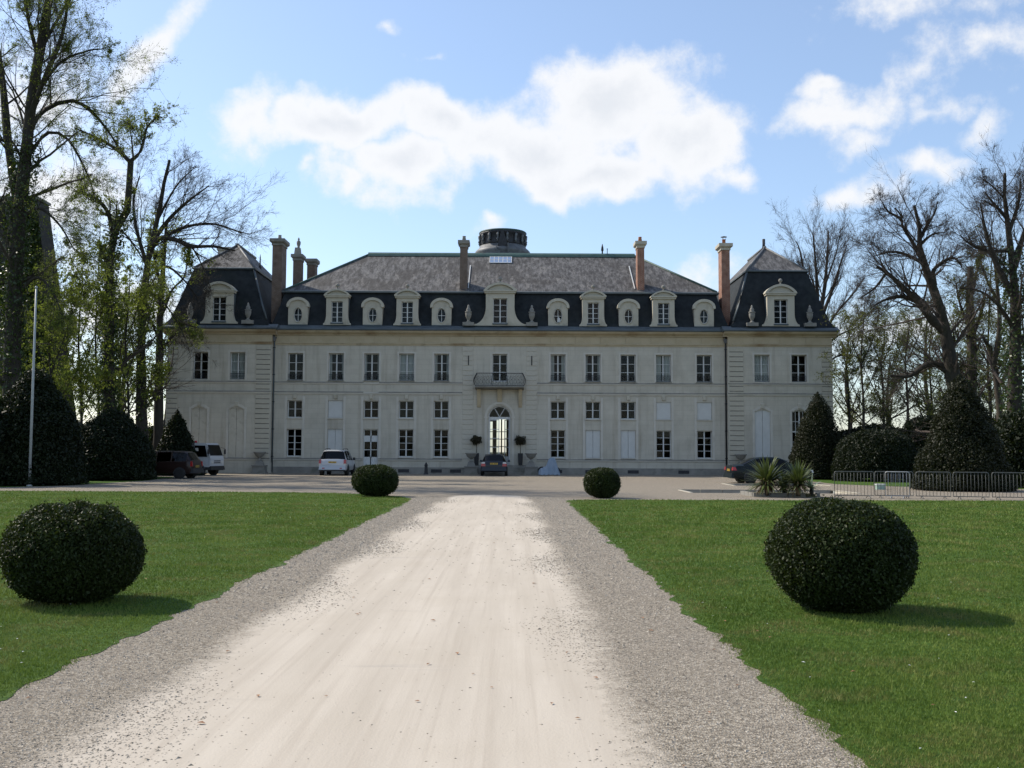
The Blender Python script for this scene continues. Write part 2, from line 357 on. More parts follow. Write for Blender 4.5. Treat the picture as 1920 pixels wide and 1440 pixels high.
def slate_mat():
    m, nt, b, o = new_mat('slate_lichen'); tc = nt.nodes.new('ShaderNodeTexCoord')
    v = coords(nt); vs = coords(nt, 'Object', (1.0, 0.3, 0.3)); vf = coords(nt, 'Object', (3.0, 0.8, 0.8))
    col = ramp(nt, noise(nt, vf, 1.6, 8, 0.65), [(0.36, (0.028, 0.026, 0.026)), (0.48, (0.080, 0.076, 0.075)), (0.62, (0.175, 0.168, 0.164))])
    col = mixc(nt, ramp(nt, noise(nt, v, 0.32, 6, 0.6), [(0.50, (0, 0, 0)), (0.58, (0.6, 0.6, 0.6))]), col, (0.04, 0.034, 0.03))     # sooty fields
    col = mixc(nt, ramp(nt, noise(nt, vs, 2.4, 7, 0.7), [(0.54, (0, 0, 0)), (0.66, (0.7, 0.7, 0.7))]), col, (0.27, 0.252, 0.232))          # lichen streaks
    col = mixc(nt, ramp(nt, noise(nt, v, 5.0, 5, 0.7), [(0.62, (0, 0, 0)), (0.68, (0.8, 0.8, 0.8))]), col, (0.06, 0.055, 0.05))
    sp = nt.nodes.new('ShaderNodeSeparateXYZ'); nt.links.new(tc.outputs['Object'], sp.inputs[0])
    cb = nt.nodes.new('ShaderNodeCombineXYZ'); nt.links.new(sp.outputs[0], cb.inputs[0]); nt.links.new(sp.outputs[2], cb.inputs[1])
    br = nt.nodes.new('ShaderNodeTexBrick'); nt.links.new(cb.outputs[0], br.inputs['Vector']); br.inputs['Scale'].default_value = 1
    br.inputs['Row Height'].default_value = 0.11; br.inputs['Brick Width'].default_value = 0.24; br.inputs['Mortar Size'].default_value = 0.01
    br.inputs['Color1'].default_value = (1, 1, 1, 1); br.inputs['Color2'].default_value = (0.72, 0.72, 0.72, 1); br.inputs['Mortar'].default_value = (0.5, 0.5, 0.5, 1)
    col = mixc(nt, 0.8, col, br.outputs['Color'], 'MULTIPLY')
    nt.links.new(col, b.inputs['Base Color']); b.inputs['Roughness'].default_value = 0.8
    bump(nt, b, br.outputs['Color'], 0.5, 0.02)
slate_mat()

# ------------------------------------------------------------------ ground
PATH_L, PATH_R, SAND_L, SAND_R = -3.36, 1.84, -2.42, 0.76
PITS = [(7.45, 14.2, 42.6, 46.2), (11.3, 16.0, 52.2, 55.2)]      # two sunken strips in the forecourt: x0, x1, y0, y1
def drive_mat():
    m, nt, b, o = new_mat('drive'); tc = nt.nodes.new('ShaderNodeTexCoord'); v = tc.outputs['Object']
    sp = nt.nodes.new('ShaderNodeSeparateXYZ'); nt.links.new(v, sp.inputs[0]); X, Y = sp.outputs[0], sp.outputs[1]
    # gravel: pebbles of many greys
    vo = nt.nodes.new('ShaderNodeTexVoronoi'); vo.inputs['Scale'].default_value = 66; nt.links.new(v, vo.inputs['Vector'])
    s2 = nt.nodes.new('ShaderNodeSeparateColor'); nt.links.new(vo.outputs['Color'], s2.inputs[0])
    g = ramp(nt, s2.outputs[0], [(0.0, (0.08, 0.067, 0.050)), (0.30, (0.19, 0.162, 0.124)), (0.65, (0.30, 0.257, 0.200)), (1.0, (0.48, 0.425, 0.345))])
    g = mixc(nt, ramp(nt, noise(nt, v, 0.35, 5), [(0.35, (0, 0, 0)), (0.7, (0.5, 0.5, 0.5))]), g, (0.25, 0.212, 0.165))
    g = mixc(nt, ramp(nt, noise(nt, v, 1.6, 6), [(0.5, (0, 0, 0)), (0.8, (0.45, 0.45, 0.45))]), g, (0.18, 0.155, 0.13))
    # compacted sand: wheel-worn, long streaks along the drive
    vl = coords(nt, 'Object', (2.6, 0.16, 1))
    s = ramp(nt, noise(nt, vl, 1.0, 6, 0.6), [(0.3, (0.43, 0.376, 0.307)), (0.6, (0.52, 0.460, 0.382)), (0.8, (0.56, 0.50, 0.42))])
    s = mixc(nt, ramp(nt, noise(nt, v, 0.8, 6, 0.65), [(0.45, (0, 0, 0)), (0.75, (0.5, 0.5, 0.5))]), s, (0.44, 0.382, 0.305))
    s = mixc(nt, ramp(nt, noise(nt, v, 45, 4, 0.7), [(0.60, (0, 0, 0)), (0.72, (0.55, 0.55, 0.55))]), s, (0.36, 0.31, 0.26))
    vt = coords(nt, 'Object', (7.5, 0.10, 1))
    s = mixc(nt, ramp(nt, noise(nt, vt, 1.0, 7, 0.7), [(0.50, (0, 0, 0)), (0.66, (0.5, 0.5, 0.5))]), s, (0.38, 0.325, 0.262))
    vc = coords(nt, 'Object', (0.5, 2.6, 1))
    s = mixc(nt, ramp(nt, noise(nt, vc, 0.75, 7, 0.65), [(0.62, (0, 0, 0)), (0.72, (0.55, 0.55, 0.55))]), s, (0.37, 0.33, 0.285))
    # where the sand lies
    wob = mth(nt, 'MULTIPLY_ADD', noise(nt, v, 0.55, 5, 0.6), 1.5, -0.75)
    wob2 = mth(nt, 'MULTIPLY_ADD', noise(nt, v, 7.0, 5, 0.75), 0.55, -0.275)
    half = (SAND_R - SAND_L) / 2
    e = mth(nt, 'SUBTRACT', half, mth(nt, 'ABSOLUTE', mth(nt, 'SUBTRACT', X, (SAND_L + SAND_R) / 2)))
    # widening where the drive opens out, and the rounded end
    e = mth(nt, 'ADD', e, mth(nt, 'MULTIPLY', mth(nt, 'MAXIMUM', mth(nt, 'SUBTRACT', Y, 33.0), 0), -0.05))
    dx = mth(nt, 'MULTIPLY', mth(nt, 'SUBTRACT', X, -0.85), 0.95); dy = mth(nt, 'MULTIPLY', mth(nt, 'MAXIMUM', mth(nt, 'SUBTRACT', Y, 35.5), 0), 0.42)
    rd = mth(nt, 'SUBTRACT', 1.75, mth(nt, 'SQRT', mth(nt, 'ADD', mth(nt, 'MULTIPLY', dx, dx), mth(nt, 'MULTIPLY', dy, dy))))
    e = mth(nt, 'MINIMUM', e, rd)
    e = mth(nt, 'ADD', e, mth(nt, 'ADD', mth(nt, 'MULTIPLY', wob, 0.3), wob2))
    mask = ramp(nt, mth(nt, 'MULTIPLY_ADD', e, 0.9, 0.5), [(0.36, (0, 0, 0)), (0.66, (1, 1, 1))])
    col = mixc(nt, mask, g, s)
    nt.links.new(col, b.inputs['Base Color']); b.inputs['Roughness'].default_value = 0.95; b.inputs['Specular IOR Level'].default_value = 0.2
    h = mixc(nt, mask, vo.outputs['Distance'], mth(nt, 'MULTIPLY', noise(nt, v, 60, 4), 0.25))
    bump(nt, b, h, 0.9, 0.012)
drive_mat()
def lawn_mat(name, k=1.0):
    m, nt, b, o = new_mat(name); v = coords(nt)
    col = ramp(nt, noise(nt, v, 0.5, 6, 0.6), [(0.30, (0.048 * k, 0.095 * k, 0.013)), (0.5, (0.072 * k, 0.128 * k, 0.020)), (0.72, (0.11 * k, 0.16 * k, 0.030))])
    col = mixc(nt, ramp(nt, noise(nt, v, 1.7, 6, 0.65), [(0.58, (0, 0, 0)), (0.74, (0.5, 0.5, 0.5))]), col, (0.115 * k, 0.105 * k, 0.030))
    col = mixc(nt, ramp(nt, noise(nt, v, 11, 6, 0.7), [(0.42, (0.75, 0.75, 0.75)), (0.62, (0, 0, 0))]), col, (0.024 * k, 0.062 * k, 0.008))
    nt.links.new(col, b.inputs['Base Color']); b.inputs['Roughness'].default_value = 0.9; b.inputs['Specular IOR Level'].default_value = 0.15
    bump(nt, b, mth(nt, 'ADD', noise(nt, v, 3.0, 5), mth(nt, 'MULTIPLY', noise(nt, v, 40, 4, 0.7), 0.6)), 0.9, 0.05)
lawn_mat('lawn', 1.1)
surf('earth', (0.045, 0.05, 0.02), (0.085, 0.075, 0.04), 0.8, 0.95, ((0.03, 0.06, 0.012), 0.4, 0.48, 0.9), 0.6, 12)

def sheet(name, xs, ys, z, mat, holes):
    mb = MB()
    for i in range(len(xs) - 1):
        for j in range(len(ys) - 1):
            cx, cy = (xs[i] + xs[i + 1]) / 2, (ys[j] + ys[j + 1]) / 2
            if any(a < cx < b and c < cy < d for a, b, c, d in holes): continue
            mb.quad((xs[i], ys[j], z), (xs[i + 1], ys[j], z), (xs[i + 1], ys[j + 1], z), (xs[i], ys[j + 1], z))
    return tag(mb.build(name, mat, fix=False), kind='structure')
hx = sorted({v for p in PITS for v in p[:2]}); hy = sorted({v for p in PITS for v in p[2:]})
sheet('ground', [-3000, -200, 0] + hx + [200, 3000], [-600, -100, 20] + hy + [200, 3500], 0.0, 'earth', PITS)
sheet('gravel_drive', [-26, -10, 0] + hx + [24, 46], [-12, 10, 30] + hy + [66, 77.5], 0.005, 'drive', PITS)
for k, (x0, x1, y0, y1) in enumerate(PITS):
    t = empty('sunken_strip', (x0, y0, -0.35), label=('long sunken strip with stone kerb left of the spiky plants' if k == 0 else 'sunken strip with pale edge beside the dark saloon car'), cat='stone kerb')
    mb = MB(); w, d = x1 - x0, y1 - y0
    mb.box(-0.1, w + 0.1, -0.1, d + 0.1, -0.1, 0.0); mb.build('floor', 'drive', t)
    n = int(w / 0.9)
    blk = MB().frust(0, w / n - 0.015, 0, 0.12, 0, 0.365, 0.008).mesh('kerb_stone', 'stone_grey')
    for i in range(n): link('kerb_stone', blk, t, (i * w / n, d, 0))
    side = MB().frust(0, 0.16, 0, 1.0, 0, 0.372, 0.01).mesh('edge_stone', 'stone_pale')
    for i in range(int(d)):
        link('edge_stone', side, t, (-0.16, i * 1.02, 0)); link('edge_stone', side, t, (w, i * 1.02, 0))
    mb = MB().box(0, w, -0.12, 0, 0, 0.352); mb.build('retaining_edge', 'stone_grey', t)

def ragged(poly, step=0.12, amp=0.05):
    out = []
    for i in range(len(poly)):
        a, b = np.array(poly[i], float), np.array(poly[(i + 1) % len(poly)], float); L = np.linalg.norm(b - a)
        far = min(a[1], b[1]) > 60 or max(abs(a[0]), abs(b[0])) > 30
        n = max(1, int(L / (2.0 if far else step))); nr = np.array([-(b - a)[1], (b - a)[0]]) / max(L, 1e-6)
        for k in range(n):
            p = a + (b - a) * k / n
            s = 0.0 if far else amp * (math.sin(p[0] * 3.1 + p[1] * 2.3) * 0.6 + math.sin(p[1] * 7.7 + p[0] * 5.1) * 0.5) + random.uniform(-amp, amp) * 0.9 + amp * 0.8 * math.sin(p[1] * 1.13 + 2.0 * math.sin(p[1] * 0.41))
            out.append(tuple(p + nr * s))
    return out
def lawn(name, poly, z=0.0095):
    pts = ragged(poly); n = len(pts)
    r = delaunay_2d_cdt([Vector(p) for p in pts], [(i, (i + 1) % n) for i in range(n)], [], 1, 1e-5)
    me = bpy.data.meshes.new(name); me.from_pydata([(v.x, v.y, z) for v in r[0]], [], [tuple(f) for f in r[2]]); me.update(); me.materials.append(M['lawn'])
    return tag(link(name, me), kind='structure')
LAWN_L = [(-45, -8), (PATH_L, -8), (PATH_L, 33.5), (-3.5, 36.0), (-4.1, 37.6), (-5.2, 39.2), (-6.8, 40.4), (-9, 41.0), (-26, 41.2), (-45, 41.0)]
LAWN_R = [(PATH_R, -8), (45, -8), (45, 37.2), (20, 36.8), (9.5, 36.2), (2.6, 35.9), (1.95, 35.4), (PATH_R, 34)]
lawn('lawn', LAWN_L); lawn('lawn', LAWN_R)
lawn('lawn', [(-60, 44.5), (-22, 45.0), (-20.5, 47), (-19.6, 55), (-20.5, 64), (-30, 66), (-60, 66)])
lawn('lawn', [(17.6, 63), (17.4, 55.5), (19.5, 51.8), (24, 49.0), (45, 46.5), (60, 46), (60, 72), (24, 72), (18.4, 70)])

# blades of grass on the near lawn, thinner with distance
def inside(poly, P):
    x, y = P[:, 0], P[:, 1]; c = np.zeros(len(P), bool); n = len(poly)
    for i in range(n):
        (x1, y1), (x2, y2) = poly[i], poly[i - 1]
        c ^= ((y1 > y) != (y2 > y)) & (x < (x2 - x1) * (y - y1) / (y2 - y1 + 1e-12) + x1)
    return c
def blade_mat():
    m, nt, b, o = new_mat('grass_blade'); v = coords(nt)
    col = ramp(nt, noise(nt, v, 0.7, 6, 0.6), [(0.32, (0.090, 0.150, 0.022)), (0.5, (0.150, 0.215, 0.036)), (0.68, (0.24, 0.29, 0.062))])
    col = mixc(nt, ramp(nt, noise(nt, v, 1.3, 6, 0.65), [(0.49, (0, 0, 0)), (0.66, (0.85, 0.85, 0.85))]), col, (0.30, 0.25, 0.095))
    col = mixc(nt, ramp(nt, noise(nt, v, 23, 3, 0.7), [(0.45, (0.5, 0.5, 0.5)), (0.6, (0, 0, 0))]), col, (0.06, 0.115, 0.016))
    nt.links.new(col, b.inputs['Base Color']); b.inputs['Roughness'].default_value = 0.6; b.inputs['Specular IOR Level'].default_value = 0.2
    t = nt.nodes.new('ShaderNodeBsdfTranslucent'); nt.links.new(col, t.inputs[0]); mx = nt.nodes.new('ShaderNodeMixShader'); mx.inputs[0].default_value = 0.3
    nt.links.new(b.outputs[0], mx.inputs[1]); nt.links.new(t.outputs[0], mx.inputs[2]); nt.links.new(mx.outputs[0], o.inputs[0])
blade_mat()
def grass():
    n = 780000; u = RNG.uniform(0, 1, n); Y = 4.6 * (41.5 / 4.6) ** (u ** 1.12)
    X = RNG.uniform(-0.68, 0.68, n) * Y
    P = np.stack([X, Y], 1); J = P + RNG.normal(0, 0.035, P.shape); k = inside(LAWN_L, J) | inside(LAWN_R, J); P = P[k]
    m = len(P); far = P[:, 1] / 6.0
    h = RNG.uniform(0.010, 0.030, m) * np.clip(0.75 + 0.25 * far, 0.8, 1.8); w = 0.0028 * np.clip(far, 0.9, 5.0)
    patch = 0.5 + 0.5 * np.sin(P[:, 0] * 1.9 + np.sin(P[:, 1] * 1.3) * 2) * np.sin(P[:, 1] * 1.7 + np.cos(P[:, 0] * 0.9) * 2)
    h *= 0.65 + 0.6 * patch
    edge = np.minimum(np.abs(P[:, 0] - PATH_L), np.abs(P[:, 0] - PATH_R)); h *= np.clip(0.55 + edge / 0.5, 0.55, 1.0)
    a = RNG.uniform(0, 2 * np.pi, m); lean = RNG.uniform(0.1, 0.9, m) * h; b = RNG.uniform(0, 2 * np.pi, m)
    base = np.stack([P[:, 0], P[:, 1], np.full(m, 0.010)], 1); d = np.stack([np.cos(a) * w, np.sin(a) * w, 0 * w], 1)
    tip = base + np.stack([np.cos(b) * lean, np.sin(b) * lean, h], 1)
    V = np.stack([base - d, base + d, tip], 1).reshape(-1, 3); F = np.arange(m * 3).reshape(-1, 3)
    tag(link('grass', np_mesh('grass', V, F, 'grass_blade')), 'short green grass covering the two front lawns', 'grass', kind='stuff')
grass()
# loose stones on the drive
def stone_mat():
    m, nt, b, o = new_mat('pebble'); v = coords(nt)
    col = ramp(nt, noise(nt, v, 37, 3, 0.7), [(0.3, (0.10, 0.083, 0.063)), (0.46, (0.25, 0.213, 0.165)), (0.56, (0.37, 0.32, 0.255)), (0.70, (0.58, 0.52, 0.43))])
    nt.links.new(col, b.inputs['Base Color']); b.inputs['Roughness'].default_value = 0.9
stone_mat()
def stones():
    n = 270000; u = RNG.uniform(0, 1, n); Y = 4.4 * (38 / 4.4) ** u
    X = RNG.uniform(PATH_L - 0.02, PATH_R + 0.02, n)
    half = (SAND_R - SAND_L) / 2; e = half - np.abs(X - (SAND_L + SAND_R) / 2) + 0.3 * np.sin(Y * 1.1 + X) + RNG.normal(0, 0.14, n)
    p = np.clip(0.8 - e * 2.2, 0.012, 1.0)
    k = (RNG.uniform(0, 1, n) < p * 0.55) & (np.abs(X / Y) < 0.56); X, Y, e = X[k], Y[k], e[k]; m = len(X)
    s = RNG.lognormal(math.log(0.0072), 0.35, m) * np.clip(Y / 9, 1, 2.2); s = np.clip(s, 0.003, 0.03)
    O = np.array([(1, 0, 0), (-0.5, 0.87, 0), (-0.5, -0.87, 0), (0.1, 0.1, 0.42)], float)
    a = RNG.uniform(0, 2 * np.pi, m); c, sn = np.cos(a), np.sin(a)
    J = RNG.uniform(0.65, 1.35, (m, 4, 3)); Q = O[None] * J * s[:, None, None]
    V = np.stack([Q[..., 0] * c[:, None] - Q[..., 1] * sn[:, None] + X[:, None], Q[..., 0] * sn[:, None] + Q[..., 1] * c[:, None] + Y[:, None], Q[..., 2] + 0.005], 2)
    F = np.array([(0, 1, 3), (1, 2, 3), (2, 0, 3)])[None] + 4 * np.arange(m)[:, None, None]
    tag(link('loose_gravel', np_mesh('loose_gravel', V.reshape(-1, 3), F.reshape(-1, 3), 'pebble')), 'loose grey pebbles along both sides of the pale drive', 'gravel', kind='stuff')
stones()

# fallen leaves and white daisies on the lawn, too small to pick apart
surf('dead_leaf', (0.22, 0.10, 0.05), (0.32, 0.17, 0.08), 20, 0.8, bstr=0); surf('petal', (0.7, 0.7, 0.66), (0.8, 0.8, 0.77), 5, 0.7, bstr=0)
def litter(name, mat, n, size, label, cat, z, ymin=5, ymax=34, lift=0.0, drive=False):
    Y = RNG.uniform(ymin, ymax, n * 3); X = RNG.uniform(-0.55, 0.55, n * 3) * Y; P = np.stack([X, Y], 1)
    inn = inside(LAWN_L, P) | inside(LAWN_R, P); P = P[~inn if drive else inn][:n]; m = len(P)
    a = RNG.uniform(0, 6.28, m); s = RNG.uniform(0.5, 1.2, m) * size
    O = np.array([(-1, 0, 0), (0, -0.55, 0.3), (1, 0, 0.1), (0, 0.55, 0.25)]); Q = O[None] * s[:, None, None]
    V = np.stack([Q[..., 0] * np.cos(a)[:, None] - Q[..., 1] * np.sin(a)[:, None] + P[:, :1], Q[..., 0] * np.sin(a)[:, None] + Q[..., 1] * np.cos(a)[:, None] + P[:, 1:2], Q[..., 2] + z], 2)
    tag(link(name, np_mesh(name, V.reshape(-1, 3), np.arange(4 * m).reshape(-1, 4), mat)), label, cat, kind='stuff')
litter('fallen_leaves', 'dead_leaf', 120, 0.022, 'scattered brown dead leaves lying on the grass', 'leaves', 0.034)
litter('fallen_leaves', 'dead_leaf', 60, 0.026, 'few reddish dead leaves lying on the pale drive', 'leaves', 0.012, 5, 25, drive=True)
litter('daisies', 'petal', 260, 0.014, 'tiny white daisies dotted over the lawns', 'daisies', 0.046)

# ------------------------------------------------------------------ the chateau (local frame: x along the front, y back from the front wall, z up)
HD = 76.0; HX = at(937, 720, HD).x
def ZZ(py, Y=HD):
    return CAMH + Y * math.tan(PITCH + math.atan((720 - py) / FPX))
house = empty('chateau', (HX, HD, 0), label='long white stone chateau with slate mansard roof and two corner pavilions', cat='chateau')
WX0, WX1, WY = 16.7, 24.35, -0.5          # pavilions: inner and outer edge, how far they stand forward
BACK = 15.0
BAYS = [4.29, 6.86, 9.45, 12.06, 15.06]
z_pl, z_base, z_str2, z_str1, z_wall, z_cor, z_roof = 0.48, 1.06, 5.94, 6.66, 9.42, 10.45, 10.88
FF = (6.83, 8.83); MZ = (4.07, 5.35); GF = (1.22, 3.25)

def wall_open(name, mat, x0, x1, z0, z1, holes, y, th, parent, loc=(0, 0, 0)):
    """upright wall with rectangular openings, with reveals"""
    xs = sorted({x0, x1, *[v for h in holes for v in h[:2]]}); zs = sorted({z0, z1, *[v for h in holes for v in h[2:]]})
    mb = MB()
    for i in range(len(xs) - 1):
        for j in range(len(zs) - 1):
            cx, cz = (xs[i] + xs[i + 1]) / 2, (zs[j] + zs[j + 1]) / 2
            if any(a < cx < b and c < cz < d for a, b, c, d in holes): continue
            mb.quad((xs[i], y, zs[j]), (xs[i + 1], y, zs[j]), (xs[i + 1], y, zs[j + 1]), (xs[i], y, zs[j + 1]))
            mb.quad((xs[i + 1], y + th, zs[j]), (xs[i], y + th, zs[j]), (xs[i], y + th, zs[j + 1]), (xs[i + 1], y + th, zs[j + 1]))
    for a, b, c, d in holes:
        mb.quad((a, y, c), (a, y, d), (a, y + th, d), (a, y + th, c)); mb.quad((b, y, d), (b, y, c), (b, y + th, c), (b, y + th, d))
        mb.quad((a, y, d), (b, y, d), (b, y + th, d), (a, y + th, d)); mb.quad((a, y, c), (a, y + th, c), (b, y + th, c), (b, y, c))
    mb.quad((x0, y, z0), (x0, y, z1), (x0, y + th, z1), (x0, y + th, z0)); mb.quad((x1, y, z1), (x1, y, z0), (x1, y + th, z0), (x1, y + th, z1))
    mb.quad((x0, y, z1), (x1, y, z1), (x1, y + th, z1), (x0, y + th, z1))
    return mb.build(name, mat, parent, loc, fix=False)
def sash(w, h, rows, cols=2, mid=0.09, bar=0.034, fr=0.055, d=0.05, transom=None):
    """white timber frame centred on x, standing on z=0; returns mesh builder and pane rectangles"""
    mb = MB(); mb.box(-w / 2, -w / 2 + fr, 0, d, 0, h); mb.box(w / 2 - fr, w / 2, 0, d, 0, h)
    mb.box(-w / 2 + fr, w / 2 - fr, 0.001, d, 0, fr * 1.3); mb.box(-w / 2 + fr, w / 2 - fr, 0.001, d, h - fr, h)
    mb.box(-mid / 2, mid / 2, -0.02, d, fr * 1.3, h - fr)
    panes = []; za, zb = fr * 1.3, h - fr
    for s in (-1, 1):
        xa, xb = (-w / 2 + fr, -mid / 2) if s < 0 else (mid / 2, w / 2 - fr)
        nc = cols // 2
        for c in range(nc):
            for r in range(rows):
                panes.append((xa + (xb - xa) * c / nc, xa + (xb - xa) * (c + 1) / nc, za + (zb - za) * r / rows, za + (zb - za) * (r + 1) / rows))
        for c in range(1, nc): mb.box(xa + (xb - xa) * c / nc - bar / 2, xa + (xb - xa) * c / nc + bar / 2, 0.006, d - 0.005, za, zb)
        for r in range(1, rows):
            b2 = bar if transom != r else 0.10
            mb.box(xa, xb, 0.008 if transom != r else -0.012, d - 0.006, za + (zb - za) * r / rows - b2 / 2, za + (zb - za) * r / rows + b2 / 2)
    return mb, panes
SASHES = {}
def window(kind, x, z, y, parent, w, h, rows, cols=2, rail=False, name='window', transom=None, mid=0.09):
    if kind not in SASHES:
        mb, panes = sash(w, h, rows, cols, mid=mid, transom=transom); me = mb.mesh('window', 'white_frame')
        a = panes[0]; pm = MB().quad((0, 0, 0), (a[1] - a[0], 0, 0), (a[1] - a[0], 0, a[3] - a[2]), (0, 0, a[3] - a[2])).mesh('pane', 'window_glass')
        SASHES[kind] = (me, panes, pm)
    me, panes, pm = SASHES[kind]
    o = link(name, me, parent, (x, y, z))
    for p in panes: link('pane', pm, o, (p[0], 0.028, p[2]), (random.uniform(-0.012, 0.012), 0, random.uniform(-0.015, 0.015)))
    if rail:
        if 'rail' not in SASHES:
            mb = MB(); hw = w / 2 - 0.02; mb.box(-hw, hw, 0, 0.02, 0.44, 0.47); mb.box(-hw, hw, 0, 0.02, 0.03, 0.05)
            for i in range(11):
                xx = -hw + 2 * hw * i / 10; mb.box(xx - 0.007, xx + 0.007, 0.004, 0.016, 0.05, 0.44)
            for i in range(5):
                cx = -hw + 2 * hw * (i + 0.5) / 5; mb.tube([(cx + 0.075 * math.cos(t * 0.7854), 0.01, 0.26 + 0.09 * math.sin(t * 0.7854)) for t in range(8)], 0.007, 4, True)
            SASHES['rail'] = mb.mesh('guard_rail', 'iron')
        link('guard_rail', SASHES['rail'], o, (0, -0.13, 0))
    return o
def curtain(x, z, w, h, y, parent, part=1.0):
    mb = MB(); n = 24
    for s in ((-1, 1) if part < 1 else (0,)):
        xa, xb = (-w / 2, w / 2) if s == 0 else ((-w / 2, -w / 2 + w * part / 2) if s < 0 else (w / 2 - w * part / 2, w / 2))
        P = [(xa + (xb - xa) * i / n, 0.025 * math.sin(i * 1.9) + 0.012 * math.sin(i * 3.7)) for i in range(n + 1)]
        V = [(a, b, 0) for a, b in P] + [(a, b, h) for a, b in P]
        mb.add(V, [(i, i + 1, n + 2 + i, n + 1 + i) for i in range(n)], True)
    return mb.build('curtain', 'curtain', parent, (x, y, z), fix=False)

# ---- walls
holes = []; real = {}
for s in (-1, 1):
    for i, b in enumerate(BAYS): holes.append((s * b - 0.55, s * b + 0.55, *FF))
FULL_MZ = {(-1, 4), (-1, 2), (-1, 1), (-1, 0), (1, 0), (1, 1), (1, 2)}; FULL_GF = {(-1, 4), (-1, 1), (-1, 0), (1, 0), (1, 3), (1, 4)}
for s in (-1, 1):
    for i, b in enumerate(BAYS):
        holes.append((s * b - 0.54, s * b + 0.54, *MZ))
        if (s, i) != (-1, 2): holes.append((s * b - 0.54, s * b + 0.54, *GF))
holes.append((-9.45 - 0.54, -9.45 + 0.54, 0.52, GF[1]))                     # side door
holes.append((-0.54, 0.54, FF[0] - 0.02, FF[1]))
DOOR_W, DOOR_Z0, DOOR_ZS = 0.80, 0.68, 4.22                                 # half width, sill, springing of the arch
holes.append((-DOOR_W, DOOR_W, DOOR_Z0, DOOR_ZS + DOOR_W))
wall = wall_open('wall', 'paint', -WX0, WX0, z_pl, z_wall, holes, 0.0, 0.45, house)
sp = MB()                                                                     # spandrels that make the entrance arch round
for s in (-1, 1):
    pts = [(s * x, z) for x, z in arc(0, DOOR_ZS, DOOR_W, DOOR_W, 0, 90, 10)] + [(s * DOOR_W, DOOR_ZS + DOOR_W)]
    sp.prism(pts, 0.0, 0.44)
sp.build('arch_spandrel', 'paint', house)
for s in (-1, 1):
    a, b = sorted((s * WX0, s * WX1)); hs = []
    for x in (19.2, 21.92):
        hs.append((s * x - 0.55, s * x + 0.55, *FF)); hs.append((s * x - 0.56, s * x + 0.56, 1.10 if s < 0 else 0.9, 4.78))
    wall_open('wall', 'paint', a, b, z_pl, z_wall, hs, WY, 0.5, house)
    mb = MB(); xo = s * WX1; xi = s * (WX1 - 0.4); x0, x1 = sorted((xo, xi)); mb.box(x0, x1, WY + 0.5, BACK, 0, z_wall); mb.build('wall', 'paint', house)
    x0, x1 = sorted((s * WX0, s * (WX0 + 0.3))); MB().box(x0, x1, WY + 0.5, 0.45, 0.0, z_wall).build('wall', 'paint', house)
# back wall with tall garden windows opposite the entrance
wall_open('wall', 'paint', -WX1, WX1, 0, z_wall, [(-1.7, -0.72, 0.7, 4.3), (-0.5, 0.5, 0.7, 4.6), (0.72, 1.7, 0.7, 4.3)], BACK, 0.45, house)
gb = MB()
for (a, b, top) in ((-1.7, -0.72, 4.3), (-0.5, 0.5, 4.6), (0.72, 1.7, 4.3)):
    gb.box(a, a + 0.07, 0, 0.06, 0.7, top); gb.box(b - 0.07, b, 0, 0.06, 0.7, top); gb.box((a + b) / 2 - 0.06, (a + b) / 2 + 0.06, 0.001, 0.06, 0.7, top); gb.box(a + 0.07, b - 0.07, 0.002, 0.06, 0.7, 1.5)
    for z in (2.1, 2.75, 3.4): gb.box(a + 0.07, b - 0.07, 0.003, 0.05, z - 0.03, z + 0.03)
tag(gb.build('garden_window_bars', 'white_frame', house, (0, BACK + 0.2, 0)), kind='stuff')
MB().box(-WX0, WX0, 0.02, 0.5, 0.0, z_pl - 0.002).build('plinth', 'stone_grey', house)
# inner walls and floors
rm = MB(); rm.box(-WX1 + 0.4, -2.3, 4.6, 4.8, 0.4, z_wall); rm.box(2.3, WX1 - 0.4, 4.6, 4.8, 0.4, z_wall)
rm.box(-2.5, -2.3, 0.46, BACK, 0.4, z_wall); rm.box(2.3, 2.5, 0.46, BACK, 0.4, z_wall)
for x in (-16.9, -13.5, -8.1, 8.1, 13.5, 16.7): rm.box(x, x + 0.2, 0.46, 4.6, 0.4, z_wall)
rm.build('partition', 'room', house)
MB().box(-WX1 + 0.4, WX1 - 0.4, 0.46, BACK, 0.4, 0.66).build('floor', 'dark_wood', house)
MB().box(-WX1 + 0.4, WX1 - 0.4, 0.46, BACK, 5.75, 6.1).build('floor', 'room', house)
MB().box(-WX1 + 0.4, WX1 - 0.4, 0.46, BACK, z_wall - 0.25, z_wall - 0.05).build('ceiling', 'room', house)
# ---- plinth of the pavilions, mouldings, frieze and cornice
for s in (-1, 1):
    a, b = sorted((s * (WX0 - 0.05), s * (WX1 + 0.05)))
    MB().box(a, b, WY - 0.05, WY + 0.47, 0, z_pl + 0.3).build('plinth', 'paint', house)
    a, b = sorted((s * WX0, s * WX1))
    for (zz, dp, hh) in ((z_base, 0.07, 0.13), (z_str2, 0.08, 0.16), (z_str1, 0.06, 0.12)):
        MB().prism_x([(WY + 0.01, zz - hh), (WY - dp * 0.4, zz - hh), (WY - dp, zz - hh * 0.4), (WY - dp, zz), (WY + 0.01, zz + 0.03)], a, b).build('string_course', 'paint_pale', house)
        MB().prism_x([(WY + 0.02, zz + 0.028), (WY - dp - 0.012, zz - 0.012), (WY - dp - 0.012, zz + 0.045), (WY + 0.02, zz + 0.075)], a, b).build('course_flashing', 'stone_grey', house)
MB().box(-WX0, WX0, -0.05, 0.02, 0.0, z_pl).build('plinth_band', 'stone_grey', house)
